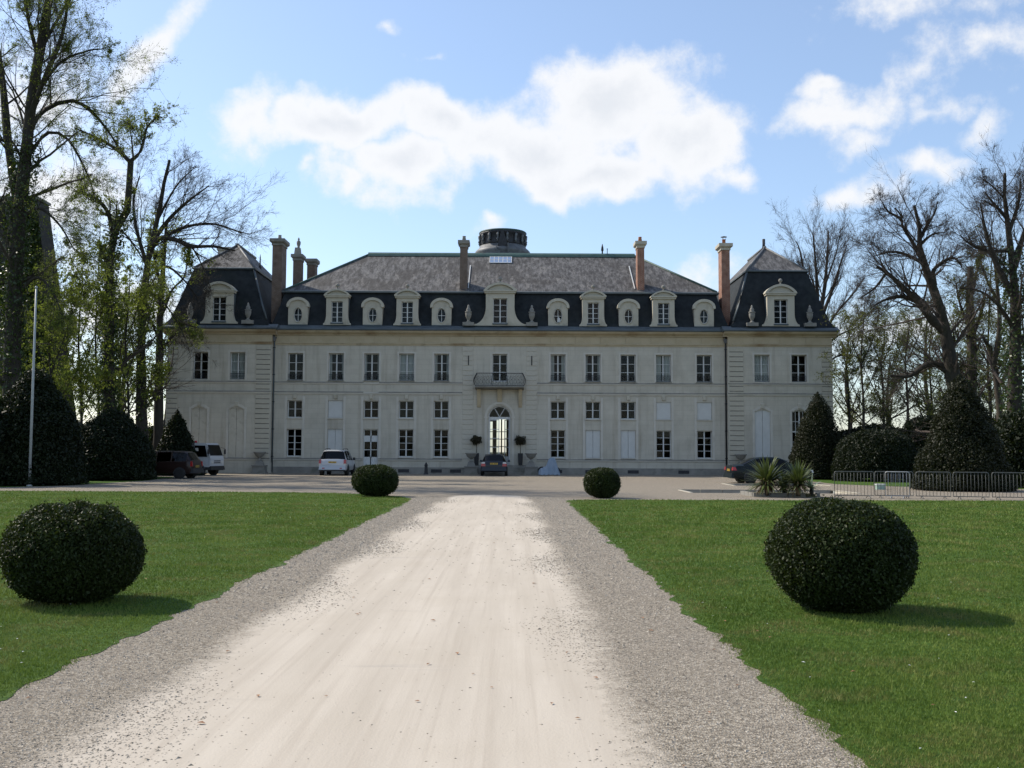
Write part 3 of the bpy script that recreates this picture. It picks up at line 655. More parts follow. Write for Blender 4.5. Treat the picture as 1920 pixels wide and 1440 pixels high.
def courses(xa, xb):
    for (zz, dp, hh) in ((z_base, 0.07, 0.13), (z_str2, 0.08, 0.16), (z_str1, 0.06, 0.12)):
        MB().prism_x([(0.01, zz - hh), (-dp * 0.4, zz - hh), (-dp, zz - hh * 0.4), (-dp, zz), (0.01, zz + 0.03)], xa, xb).build('string_course', 'paint_pale', house)
        MB().prism_x([(0.02, zz + 0.028), (-dp - 0.012, zz - 0.012), (-dp - 0.012, zz + 0.045), (0.02, zz + 0.075)], xa, xb).build('course_flashing', 'stone_grey', house)
courses(-WX0, -10.02); courses(-8.88, -2.75); courses(2.75, WX0)
MB().prism_x([(0.01, z_str2 - .16), (-.03, z_str2 - .16), (-.08, z_str2 - .06), (-.08, z_str2), (.01, z_str2 + .03)], -10.02, -8.88).build('string_course', 'paint_pale', house)
MB().prism_x([(0.01, z_str1 - .12), (-.03, z_str1 - .12), (-.06, z_str1 - .05), (-.06, z_str1), (.01, z_str1 + .03)], -10.02, -8.88).build('string_course', 'paint_pale', house)
def entab(xa, xb, y, part='main'):
    # architrave, frieze blocks, cornice, gutter
    MB().prism_x([(y + 0.5, z_wall), (y - 0.04, z_wall), (y - 0.05, z_wall + 0.10), (y - 0.10, z_wall + 0.13), (y - 0.10, z_wall + 0.20), (y + 0.5, z_wall + 0.20)], xa, xb).build('architrave', 'stone_gold', house)
    MB().box(xa, xb, y + 0.02, y + 0.45, z_wall + 0.2, z_wall + 0.72).build('frieze', 'stone_gold', house)
    n = max(1, round((xb - xa) / 1.9)); w = (xb - xa) / n
    blk = MB().frust(0.006, w - 0.006, 0, 0.5, 0, 0.04, 0.004).mesh('frieze_block', 'stone_gold')
    for i in range(n): link('frieze_block', blk, house, (xa + i * w, y + 0.02, z_wall + 0.205), (R(90), 0, 0))
    MB().prism_x([(y + 0.5, z_wall + 0.72), (y - 0.06, z_wall + 0.72), (y - 0.10, z_wall + 0.80), (y - 0.24, z_wall + 0.88), (y - 0.34, z_wall + 0.93), (y - 0.40, z_wall + 1.02), (y - 0.42, z_cor + 0.04), (y + 0.5, z_cor + 0.04)], xa - (0.3 if part == 'wing' else 0), xb + (0.3 if part == 'wing' else 0)).build('cornice', 'stone_gold', house)
    MB().prism_x([(y + 0.5, z_cor + 0.04), (y - 0.46, z_cor + 0.04), (y - 0.50, z_cor + 0.12), (y - 0.47, z_cor + 0.21), (y - 0.30, z_cor + 0.24), (y + 0.02, z_cor + 0.46), (y + 0.5, z_cor + 0.46)], xa - (0.42 if part == 'wing' else 0), xb + (0.42 if part == 'wing' else 0)).build('gutter', 'zinc', house)
entab(-WX0, WX0, 0.0)
for s in (-1, 1):
    a, b = sorted((s * WX0, s * WX1)); entab(a, b, WY, 'wing')
    # the cornice returns along the outer side
    xo = s * WX1
    x0, x1 = sorted((xo - s * 0.05, xo + s * 0.34)); MB().box(x0, x1, WY + 0.5, BACK + 0.3, z_cor - 0.14, z_cor + 0.03).build('cornice', 'stone_gold', house)
    x0, x1 = sorted((xo - s * 0.4, xo + s * 0.03)); MB().box(x0, x1, WY + 0.45, BACK, z_wall + 0.001, z_cor - 0.14).build('frieze', 'stone_gold', house)
    x0, x1 = sorted((xo - s * 0.05, xo + s * 0.42)); MB().box(x0, x1, WY + 0.5, BACK + 0.4, z_cor + 0.031, z_cor + 0.22).build('gutter', 'zinc', house)
# ---- rusticated corner strips, block by block
def chain(xa, xb, y, z0, z1, mat, proud=0.05, h=0.36):
    n = round((z1 - z0) / h); hh = (z1 - z0) / n
    if mat != 'paint': MB().box(xa + 0.03, xb - 0.03, y - proud * 0.35, y + 0.01, z0, z1 - 0.05).build('quoin_joint', 'stone_grey', house)
    me = MB().frust(0, xb - xa, 0, hh - 0.045, 0, proud, 0.018).mesh('quoin_block', mat)
    for i in range(n): link('quoin_block', me, house, (xa, y + 0.002, z0 + i * hh), (R(90), 0, 0))
for s in (-1, 1):
    def xr(a, b): return tuple(sorted((s * a, s * b)))
    chain(*xr(16.78, 17.85), WY, z_base + 0.05, z_wall - 0.02, 'stone_pale'); chain(*xr(23.55, 24.36), WY, z_base + 0.05, z_wall - 0.02, 'stone_pale')
    chain(*xr(1.93, 2.75), 0, z_base + 0.05, z_wall - 0.02, 'paint', 0.03)
# ---- windows
CURT = {(-1, 1): 0.9, (1, 3): 0.8, (1, 0): 0.5, (-1, 3): 0.3, (-1, 2): 0.25, (1, 1): 0.3, (-1, 0): 0.35}
for s in (-1, 1):
    for i, b in enumerate(BAYS):
        x = s * b
        window('ff', x, FF[0], 0.25, house, 1.1, 2.0, 3, rail=True)
        if (s, i) in CURT: curtain(x, FF[0], 1.05, 1.95, 0.40, house, CURT[(s, i)])
        if (s, i) in FULL_MZ: window('mz', x, MZ[0], 0.22, house, 1.08, MZ[1] - MZ[0], 2)
        else: MB().frust(-0.54, 0.54, 0, 1.28, 0, 0.05, 0.01).build('blind_panel', 'board', house, (x, 0.13, MZ[0])).rotation_euler = (R(90), 0, 0)
        if (s, i) in FULL_GF: window('gf', x, GF[0], 0.22, house, 1.08, GF[1] - GF[0], 4)
        elif (s, i) != (-1, 2):
            p = MB(); p.frust(-0.54, -0.004, 0, 2.03, 0, 0.05, 0.01); p.frust(0.004, 0.54, 0, 2.03, 0, 0.05, 0.01)
            p.build('blind_panel', 'board', house, (x, 0.13, GF[0])).rotation_euler = (R(90), 0, 0)
        # raised surrounds, sills and keystones
        f = MB(); f.box(x - 0.70, x - 0.56, -0.025, 0.01, FF[0] - 0.06, FF[1] + 0.14); f.box(x + 0.56, x + 0.70, -0.025, 0.01, FF[0] - 0.06, FF[1] + 0.14); f.box(x - 0.56, x + 0.56, -0.026, 0.01, FF[1] + 0.01, FF[1] + 0.141)
        f.build('window_surround', 'paint_pale', house)
        z0 = z_base + 0.04
        f = MB(); f.box(x - 0.74, x - 0.57, -0.03, 0.01, z0, z_str2 - 0.30); f.box(x + 0.57, x + 0.74, -0.03, 0.01, z0, z_str2 - 0.30); f.build('window_surround', 'paint_pale', house)
        MB().prism_x([(0.15, MZ[0]), (-0.07, MZ[0]), (-0.07, MZ[0] - 0.07), (0.01, MZ[0] - 0.10), (0.15, MZ[0] - 0.10)], x - 0.62, x + 0.62).build('window_sill', 'paint_pale', house)
        MB().prism_x([(0.15, FF[0]), (-0.09, FF[0]), (-0.09, FF[0] - 0.05), (0.15, FF[0] - 0.06)], x - 0.6, x + 0.6).build('window_sill', 'stone_grey', house)
        if (s, i) != (-1, 2): MB().prism_x([(0.15, GF[0]), (-0.08, GF[0]), (-0.08, GF[0] - 0.06), (0.15, GF[0] - 0.10)], x - 0.6, x + 0.6).build('window_sill', 'paint_pale', house)
        MB().frust(x - 0.14, x + 0.14, -0.34, 0.0, 0, 0.10, 0.03).build('keystone', 'stone_pale', house, (0, 0.0, 5.80)).rotation_euler = (R(90), 0, 0)
window('ff', 0, FF[0] - 0.02, 0.2, house, 1.1, 2.0, 3)
f = MB(); f.box(-0.72, -0.56, -0.025, 0.01, FF[0] - 0.06, FF[1] + 0.14); f.box(0.56, 0.72, -0.025, 0.01, FF[0] - 0.06, FF[1] + 0.14); f.box(-0.56, 0.56, -0.026, 0.01, FF[1] + 0.01, FF[1] + 0.141); f.build('window_surround', 'paint_pale', house)
# glazed side door
dx = -9.45; d = MB(); zt = GF[1]
for (a, b, c, e) in ((-0.54, -0.47, 0.52, zt), (0.47, 0.54, 0.52, zt), (-0.035, 0.035, 0.52, zt - 0.07), (-0.47, 0.47, zt - 0.07, zt), (-0.47, 0.47, 2.33, 2.78), (-0.47, 0.47, 1.72, 1.77), (-0.47, 0.47, 0.52, 1.22)):
    d.box(a, b, 0.0 if a in (-0.54, 0.47) else 0.004, 0.06, c, e)
sd = d.build('side_door', 'white_frame', house, (dx, 0.17, 0))
for s in (-1, 1):
    for (a, b) in ((2.78, zt - 0.07), (1.77, 2.33), (1.22, 1.72)):
        x0, x1 = sorted((s * 0.035, s * 0.47)); MB().quad((x0, 0, a), (x1, 0, a), (x1, 0, b), (x0, 0, b)).build('pane', 'window_glass', sd, (0, 0.03, 0), fix=False)
MB().box(0.05, 0.08, -0.06, 0.0, 1.18, 1.32).build('handle', 'iron', sd)
MB().prism_x([(-0.55, 0), (-0.55, 0.17), (-0.28, 0.17), (-0.28, 0.34), (-0.01, 0.34), (-0.01, 0.50), (0.3, 0.50), (0.3, 0)], dx - 0.75, dx + 0.75).build('step', 'stone_grey', house)
# pavilion windows
for s in (-1, 1):
    for k, x in enumerate((19.2, 21.92)):
        X = s * x
        window('ff', X, FF[0], WY + 0.25, house, 1.1, 2.0, 3, rail=True)
        if k == 0: curtain(X, FF[0], 1.05, 1.95, WY + 0.40, house, 1.0 if s > 0 else 0.9)
        f = MB(); f.box(X - 0.70, X - 0.56, WY - 0.025, WY + 0.01, FF[0] - 0.06, FF[1] + 0.14); f.box(X + 0.56, X + 0.70, WY - 0.025, WY + 0.01, FF[0] - 0.06, FF[1] + 0.14); f.box(X - 0.56, X + 0.56, WY - 0.026, WY + 0.01, FF[1] + 0.01, FF[1] + 0.141)
        f.build('window_surround', 'paint_pale', house)
        z0 = 1.10 if s < 0 else 0.9
        f = MB(); f.box(X - 0.74, X - 0.57, WY - 0.03, WY + 0.01, z_base + 0.04, 4.80); f.box(X + 0.57, X + 0.74, WY - 0.03, WY + 0.01, z_base + 0.04, 4.80)
        f.prism(arc(X, 4.45, 0.74, 0.62, 28, 152, 10) + [(X - 0.57, 4.74)] + arc(X, 4.45, 0.57, 0.42, 150, 30, 8) + [(X + 0.57, 4.74)], WY - 0.032, WY + 0.01)
        f.build('window_surround', 'paint_pale', house)
        lint = MB(); lint.prism([(X - 0.57, 4.79), (X - 0.57, 4.64)] + [(q[0], q[1]) for q in arc(X, 4.40, 0.56, 0.37, 140, 40, 8)] + [(X + 0.57, 4.64), (X + 0.57, 4.79)], WY + 0.006, WY + 0.45); lint.build('lintel', 'paint', house)
        MB().frust(X - 0.15, X + 0.15, -0.38, 0.0, 0, 0.11, 0.03).build('keystone', 'stone_pale', house, (0, WY, 5.24)).rotation_euler = (R(90), 0, 0)
        if s > 0 and k == 1: window('tall', X, z0, WY + 0.2, house, 1.12, 3.85, 5, cols=4, transom=3)
        else:
            p = MB(); p.frust(-0.56, -0.004, 0, 4.78 - z0, 0, 0.05, 0.01); p.frust(0.004, 0.56, 0, 4.78 - z0, 0, 0.05, 0.01)
            p.build('blind_panel', 'board' if s > 0 else 'paint', house, (X, WY + 0.10, z0)).rotation_euler = (R(90), 0, 0)
    for X in ((s * 20.5,) if s < 0 else ()):
        MB().box(X - 0.45, X + 0.45, WY - 0.06, WY - 0.045, 0.22, 0.48).build('vent_grille', 'iron', house)
for X in (-11.0, -7.0, -4.6, -2.9 - 0.3, 4.2, 6.7, 9.8, 13.5): MB().box(X - 0.4, X + 0.4, -0.062, -0.048, 0.1, 0.34).build('vent_grille', 'iron', house)
# ---- entrance door: fanlight, two leaves, the right one ajar
dr = MB(); dr.box(-0.80, 0.80, 0.0, 0.07, 4.02, 4.20)
dr.box(-0.80, -0.735, 0.001, 0.07, DOOR_Z0, 4.02); dr.box(0.735, 0.80, 0.001, 0.07, DOOR_Z0, 4.02)
oa, ia = arc(0, 4.2, 0.80, 0.80, 0, 180, 18), arc(0, 4.2, 0.74, 0.74, 180, 0, 18); dr.prism(oa + ia, 0.001, 0.07)
for ang in (60, 120):
    c, s_ = math.cos(R(ang)), math.sin(R(ang)); nx, nz = -s_ * 0.022, c * 0.022
    dr.prism([(nx, 4.2 + nz), (-nx, 4.2 - nz), (0.76 * c - nx, 4.2 + 0.76 * s_ - nz), (0.76 * c + nx, 4.2 + 0.76 * s_ + nz)], 0.004, 0.065)
door = dr.build('entrance_door', 'white_frame', house, (0, 0.16, 0))
for a0 in (0, 60, 120): MB().add([(0, 0.035, 4.2)] + [(x, 0.035, z) for x, z in arc(0, 4.2, 0.74, 0.74, a0, a0 + 60, 8)], [tuple(range(10))]).build('fan_pane', 'window_glass', door, fix=False)
def leafdoor(name, loc, rz):
    mb = MB(); w, h = 0.72, 3.32
    mb.box(0, 0.05, 0, 0.045, 0, h); mb.box(w - 0.05, w, 0, 0.045, 0, h); mb.box(0.05, w - 0.05, 0.001, 0.045, 0, 0.62); mb.box(0.05, w - 0.05, 0.001, 0.045, h - 0.06, h)
    for k in (1, 2, 3): mb.box(0.05, w - 0.05, 0.004, 0.04, 0.62 + k * 0.66 - 0.018, 0.62 + k * 0.66 + 0.018)
    o = mb.build('door_leaf', 'white_frame', door, loc); o.rotation_euler = (0, 0, rz)
    return o
lf = leafdoor('door_leaf', (-0.73, 0.0, DOOR_Z0 + 0.01), 0); rf = leafdoor('door_leaf', (0.73, 0.05, DOOR_Z0 + 0.01), R(180 - 62))
gm = MB().quad((0.05, 0.02, 0), (0.67, 0.02, 0), (0.67, 0.02, 0.624), (0.05, 0.02, 0.624)).mesh('door_pane', 'window_glass')
for k in range(4):
    link('door_pane', gm, door, (-0.73, 0.0, DOOR_Z0 + 0.65 + k * 0.66)); link('door_pane', gm, door, (0.73, 0.05, DOOR_Z0 + 0.65 + k * 0.66), (0, 0, R(118)))
# arch moulding and its keystone
MB().prism(arc(0, DOOR_ZS, 1.08, 1.08, 0, 180, 24) + arc(0, DOOR_ZS, 0.92, 0.92, 180, 0, 24), -0.05, 0.01).build('arch_moulding', 'paint_pale', house)
for s in (-1, 1):
    a, b = sorted((s * 0.92, s * 1.08)); MB().box(a, b, -0.05, 0.01, DOOR_Z0, DOOR_ZS).build('arch_moulding', 'paint_pale', house)
    a, b = sorted((s * 0.86, s * 1.14)); MB().box(a, b, -0.08, 0.01, DOOR_ZS - 0.12, DOOR_ZS).build('impost', 'paint_pale', house)
# ---- balcony
bal = MB().prism_x([(0.0, 6.42), (-0.98, 6.42), (-1.02, 6.36), (-0.95, 6.28), (-0.8, 6.24), (0.0, 6.20)], -1.78, 1.78).build('balcony', 'stone_grey', house)
def bulge(t): return 0.16 * math.sin(math.pi * (1 - t) ** 1.3) if t < 1 else 0.0
def railpt(u, t):
    """u: 0..1 along side-front-side, t: height 0..1; bombe profile"""
    o = 0.06 + 0.20 * math.sin(math.pi * min(1, (1 - t) * 0.85)) ** 1.2 if t < 0.98 else 0.06
    X, Yf = 1.62 + o, -0.86 - o; z = 6.43 + t * 0.92
    tot = 0.86 + o + 2 * X + 0.86 + o; s = u * tot
    if s < 0.86 + o: return (-X, -s, z)
    if s < 0.86 + o + 2 * X: return (-X + s - 0.86 - o, Yf, z)
    return (X, Yf + (s - 0.86 - o - 2 * X), z)
cu = [0, 0.168, 0.168 + 0.24, 0.5, 0.592, 0.832, 1.0]
for t, r in ((1.0, 0.028), (0.03, 0.02)):
    pts = [railpt(u / 40, t) for u in range(41)]; MB().tube(pts, r, 5).build('rail', 'iron', bal)
for u in (0.16, 0.405, 0.595, 0.84): MB().tube([railpt(u, t / 10) for t in range(11)], 0.024, 5).build('baluster', 'iron', bal)
bars = MB()
for k in range(46):
    u = (k + 0.5) / 46; bars.tube([railpt(u, t / 8) for t in range(9)], 0.008, 3)
for k in range(24):
    u0 = (k + 0.5) / 24
    for (tc_, rr) in ((0.30, 0.2), (0.62, 0.16)):
        bars.tube([railpt(min(1, max(0, u0 + rr * 0.088 * math.cos(a * 0.7854))), tc_ + rr * 0.85 * math.sin(a * 0.7854)) for a in range(8)], 0.010, 3, True)
tag(bars.build('scrollwork', 'iron', bal), kind='stuff')
for x, w, z0 in ((-1.52, 0.13, 4.90), (0.0, 0.17, 5.28), (1.52, 0.13, 4.90)):
    n = 8; prof = [(0.01, z0)] + [(-0.06 - 0.10 * math.sin(3.14 * i / n) - 0.42 * (i / n) ** 3, z0 + (6.2 - z0) * i / n) for i in range(n + 1)] + [(0.01, 6.2)]
    MB().prism_x(prof, x - w, x + w).build('bracket', 'stone_gold', house)
for x in (-2.31, 2.35): MB().box(x - 0.035, x + 0.035, -0.07, -0.02, 8.0, 8.7).build('wall_anchor', 'iron', house)
# ---- drainpipes
for s in (-1, 1):
    x = s * (WX0 - 0.08)
    p = MB().tube([(x, -0.35, 10.5), (x, -0.34, 10.2), (x, -0.12, 9.9), (x, -0.10, 9.6), (x, -0.10, 0.1)], 0.055, 8).build('drainpipe', 'zinc' if s < 0 else 'iron', house)
    for z in (1.2, 3.2, 5.2, 7.2, 9.2): MB().box(x - 0.08, x + 0.08, -0.17, -0.03, z, z + 0.06).build('bracket', 'iron', p)
    MB().frust(x - 0.17, x + 0.17, -0.36, -0.02, 0, -0.3, 0.08).build('hopper', 'lead', p, (0, 0, 10.0))
# ---- steps
for k in range(4):
    z = 0.17 * k; y = -1.35 + 0.3 * k
    MB().frust(-1.95, 1.95, y, 0.3 if k < 3 else 0.16, z + 0.001, z + 0.17, 0.012).build('step', 'stone_grey', house)

# ------------------------------------------------------------------ roofs
def shell(rings, closed_top=False):
    """stack of rectangles (x0,x1,y0,y1,z) joined into a shell"""
    mb = MB(); V = []; F = []
    for (a, b, c, d, z) in rings: V += [(a, c, z), (b, c, z), (b, d, z), (a, d, z)]
    for i in range(len(rings) - 1):
        for k in range(4): F.append((i * 4 + k, i * 4 + (k + 1) % 4, i * 4 + 4 + (k + 1) % 4, i * 4 + 4 + k))
    if closed_top: F.append(tuple(range(len(V) - 4, len(V))))
    return mb.add(V, F)
shell([(-16.95, 16.95, -0.02, 15.1, 10.86), (-16.8, 16.8, 0.18, 14.9, 11.2), (-16.45, 16.45, 0.78, 14.3, 12.5), (-16.2, 16.2, 1.2, 13.85, 13.55)], True).build('mansard', 'slate_dark', house)
shell([(-16.4, 16.4, 1.0, 14.05, 13.50), (-16.42, 16.42, 0.98, 14.07, 13.62), (-16.25, 16.25, 1.15, 13.9, 13.68)]).build('roof_moulding', 'zinc', house)
RY, RZ, RX = 7.3, 17.62, 10.7
r = MB(); r.add([(-16.25, 1.15, 13.66), (16.25, 1.15, 13.66), (16.25, 13.9, 13.66), (-16.25, 13.9, 13.66), (-RX, RY, RZ), (RX, RY, RZ)], [(0, 1, 5, 4), (1, 2, 5), (2, 3, 4, 5), (3, 0, 4)])
roof = r.build('roof', 'slate_lichen', house)
mb = MB(); mb.prism_x([(RY - 0.42, RZ - 0.22), (RY - 0.30, RZ - 0.02), (RY - 0.10, RZ + 0.14), (RY + 0.10, RZ + 0.14), (RY + 0.4, RZ - 0.2)], -RX - 0.12, RX + 0.12); mb.build('ridge_cap', 'copper', roof)
for s in (-1, 1):
    for y in (1.15, 13.9): MB().tube([(s * 16.25, y, 13.7), (s * RX, RY, RZ + 0.02)], 0.09, 6).build('hip_cap', 'copper', roof)
# roof light on the front slope
sl = math.atan2(RZ - 13.66, RY - 1.15)
sk = MB(); W_, H_ = 1.75, 1.25
sk.box(-W_ / 2, W_ / 2, 0, H_, 0, 0.05)
skl = sk.build('skylight', 'lead', roof, (-0.05, RY - 0.55 - H_ * math.cos(sl) + 0.1, RZ - 0.42 - H_ * math.sin(sl) + 0.12)); skl.rotation_euler = (sl, 0, 0)
pm = MB().box(0, W_ / 5 - 0.05, 0, H_ / 2 - 0.05, 0, 0.012).mesh('skylight_pane', 'roof_glass')
for i in range(5):
    for j in range(2): link('skylight_pane', pm, skl, (-W_ / 2 + 0.025 + i * W_ / 5, 0.025 + j * H_ / 2, 0.055))
bb = MB()
for i in range(6): bb.box(-W_ / 2 + i * W_ / 5 - 0.02, -W_ / 2 + i * W_ / 5 + 0.02, 0, H_, 0.052, 0.09)
for j in range(3): bb.box(-W_ / 2, W_ / 2, j * H_ / 2 - 0.02, j * H_ / 2 + 0.02, 0.051, 0.082)
bb.build('glazing_bars', 'white_frame', skl)
# pavilion roofs
for s in (-1, 1):
    def rg(a, b, c, d, z):
        x0, x1 = sorted((s * a, s * b)); return (x0, x1, c, d, z)
    shell([rg(16.95, 24.62, -0.62, 15.3, 10.86), rg(17.2, 24.25, -0.36, 15.0, 11.3), rg(17.62, 23.85, 0.05, 14.6, 12.5), rg(18.05, 23.45, 0.45, 14.2, 13.8), rg(18.5, 22.98, 0.95, 13.7, 15.25)], True).build('mansard', 'slate_dark', house)
    shell([rg(18.38, 23.10, 0.82, 13.85, 15.20), rg(18.36, 23.12, 0.80, 13.87, 15.30), rg(18.5, 22.98, 0.95, 13.7, 15.36)]).build('roof_moulding', 'zinc', house)
    cx = s * 20.75; x0, x1 = sorted((s * 18.5, s * 22.98)); a, b = 4.6, 10.2
    p = MB().add([(x0, 0.95, 15.34), (x1, 0.95, 15.34), (x1, 13.7, 15.34), (x0, 13.7, 15.34), (cx, a, 17.75), (cx, b, 17.75)], [(0, 1, 4), (1, 2, 5, 4), (2, 3, 5), (3, 0, 4, 5)]).build('roof', 'slate_lichen', house)
    MB().tube([(cx, a - 0.1, 17.8), (cx, b, 17.8)], 0.12, 6).build('ridge_cap', 'lead', p)
    for q in (x0, x1): MB().tube([(q, 0.95, 15.36), (cx, a, 17.78)], 0.08, 6).build('hip_cap', 'lead', p)
    if s > 0: MB().lathe([(0.14, 0), (0.11, 0.35), (0.12, 0.75), (0.10, 0.78)], (cx, a + 0.3, 17.75), 10).build('vent_pipe', 'iron', p)
    # pale lead flashing down the inner hip
    MB().tube([(s * 17.15, -0.42, 11.3), (s * 17.62, 0.03, 12.5), (s * 18.05, 0.43, 13.8), (s * 18.5, 0.93, 15.2)], 0.075, 5).build('hip_flashing', 'zinc', house)

URN = [(0.20, 0), (0.22, 0.06), (0.12, 0.12), (0.10, 0.20), (0.16, 0.30), (0.24, 0.48), (0.27, 0.72), (0.24, 0.80), (0.29, 0.84), (0.29, 0.90), (0.17, 0.95), (0.20, 1.05), (0.14, 1.18), (0.08, 1.26), (0.10, 1.34), (0.03, 1.46)]
URN_ME = MB().lathe([(r * 0.86, z * 0.9) for r, z in URN], (0, 0, 0), 14).mesh('urn', 'stone_grey')
BALL_ME = MB().lathe([(0.10, 0), (0.11, 0.05), (0.05, 0.10), (0.05, 0.17), (0.12, 0.22), (0.155, 0.31), (0.12, 0.41), (0.04, 0.46)], (0, 0, 0), 12).mesh('finial', 'stone_grey')
DS = {}
def dormer_panes(d, w, h, rows, x, y, z, key):
    if key not in DS:
        mb, panes = sash(w, h, rows, 2, mid=0.085, bar=0.03, fr=0.045); a = panes[0]
        DS[key] = (mb.mesh('window_frame', 'white_frame'), panes, MB().quad((0, 0, 0), (a[1] - a[0], 0, 0), (a[1] - a[0], 0, a[3] - a[2]), (0, 0, a[3] - a[2])).mesh('pane', 'window_glass'))
    me, panes, pm = DS[key]; link('window_frame', me, d, (x, y, z))
    for p in panes: link('pane', pm, d, (x + p[0], y + 0.028, z + p[2]))
def dormer(x, yf, hw, wh, z0, zs, zt, ze, zp, flare, finial=True, big=False):
    """hw half body, wh half window, z0 base, zs sill, zt window head, ze springing of the pediment, zp its top"""
    m = MB()
    for s in (-1, 1):
        a, b = sorted((s * wh, s * hw)); m.box(a, b, yf, yf + 0.35, z0, zt)
        # swept foot
        n = 8; cv = [(s * (hw + flare * (1 - math.sin(math.pi / 2 * i / n))), z0 + 0.12 + (0.62 + flare * 0.75) * (1 - math.cos(math.pi / 2 * i / n))) for i in range(n + 1)]
        m.prism([(s * hw, z0)] + [(s * (hw + flare), z0)] + cv, yf + 0.03, yf + 0.32)
    m.box(-wh, wh, yf + 0.02, yf + 0.35, z0, zs); m.box(-hw, hw, yf + 0.001, yf + 0.35, zt, ze - 0.16)
    m.box(-hw - 0.10, hw + 0.10, yf - 0.12, yf + 0.5, ze - 0.16, ze - 0.04); m.box(-hw - 0.16, hw + 0.16, yf - 0.18, yf + 0.5, ze - 0.04, ze + 0.05)
    d = m.build('dormer', 'stone_pale', house, (x, 0, 0))
    W = hw + 0.16; Hh = zp - ze - 0.05; rr = (W * W + Hh * Hh) / (2 * Hh); ca = math.degrees(math.acos(min(1, W / rr)))
    top = arc(0, zp - rr, rr, rr, ca, 180 - ca, 14)
    inn = [(px * 0.80, ze + 0.05 + (pz - ze - 0.05) * 0.72) for px, pz in top]
    t = MB(); t.prism(top + inn[::-1], yf - 0.18, yf + 0.6); t.build('pediment', 'stone_pale', d)
    MB().prism([(-hw * 0.98, ze + 0.052)] + [(hw * 0.98, ze + 0.052)] + [(px * 0.97, pz * 1.0 - 0.01) for px, pz in inn], yf - 0.02, yf + 0.4).build('tympanum', 'stone_pale', d)
    c = MB(); n = len(top)
    c.add([(px, yf + 0.6, pz) for px, pz in top] + [(px, yf + 2.6, pz) for px, pz in top], [(i, i + 1, n + i + 1, n + i) for i in range(n - 1)], True)
    for s in (-1, 1):
        c.quad((s * hw, yf + 0.3, z0), (s * hw, yf + 2.4, z0), (s * hw, yf + 2.4, ze + 0.05), (s * hw, yf + 0.3, ze + 0.05))
    c.build('dormer_roof', 'zinc', d)
    dormer_panes(d, wh * 2, zt - zs, 4, 0, yf + 0.16, zs, ('d', round(wh, 3), round(zt - zs, 3)))
    MB().box(-wh - 0.05, wh + 0.05, yf - 0.05, yf + 0.2, zs - 0.10, zs - 0.001).build('sill', 'zinc', d)
    if finial: link('finial', BALL_ME, d, (0, yf + 0.05, zp - 0.03))
    return d
for x in (-12.05, -6.86, 6.88, 12.08): dormer(x, -0.10, 0.80, 0.42, 10.92, 11.10, 12.68, 13.12, 13.58, 0.22)
dormer(0, -0.16, 1.06, 0.52, 10.92, 11.10, 12.95, 13.50, 14.12, 0.85, big=True)
for s in (-1, 1): dormer(s * 20.6, WY - 0.14, 1.00, 0.49, 10.92, 11.10, 12.90, 13.36, 14.02, 0.38, finial=(s > 0), big=True)
def roof_urn(x, y):
    MB().box(x - 0.42, x + 0.42, y - 0.24, y + 0.24, 10.9, 11.16).build('urn_plinth', 'stone_grey', house)
    link('urn', URN_ME, house, (x, y, 11.16))
for s in (-1, 1):
    roof_urn(s * 2.34, -0.08)
    for k in (-1, 1): roof_urn(s * 20.6 + k * 2.12, WY - 0.1)
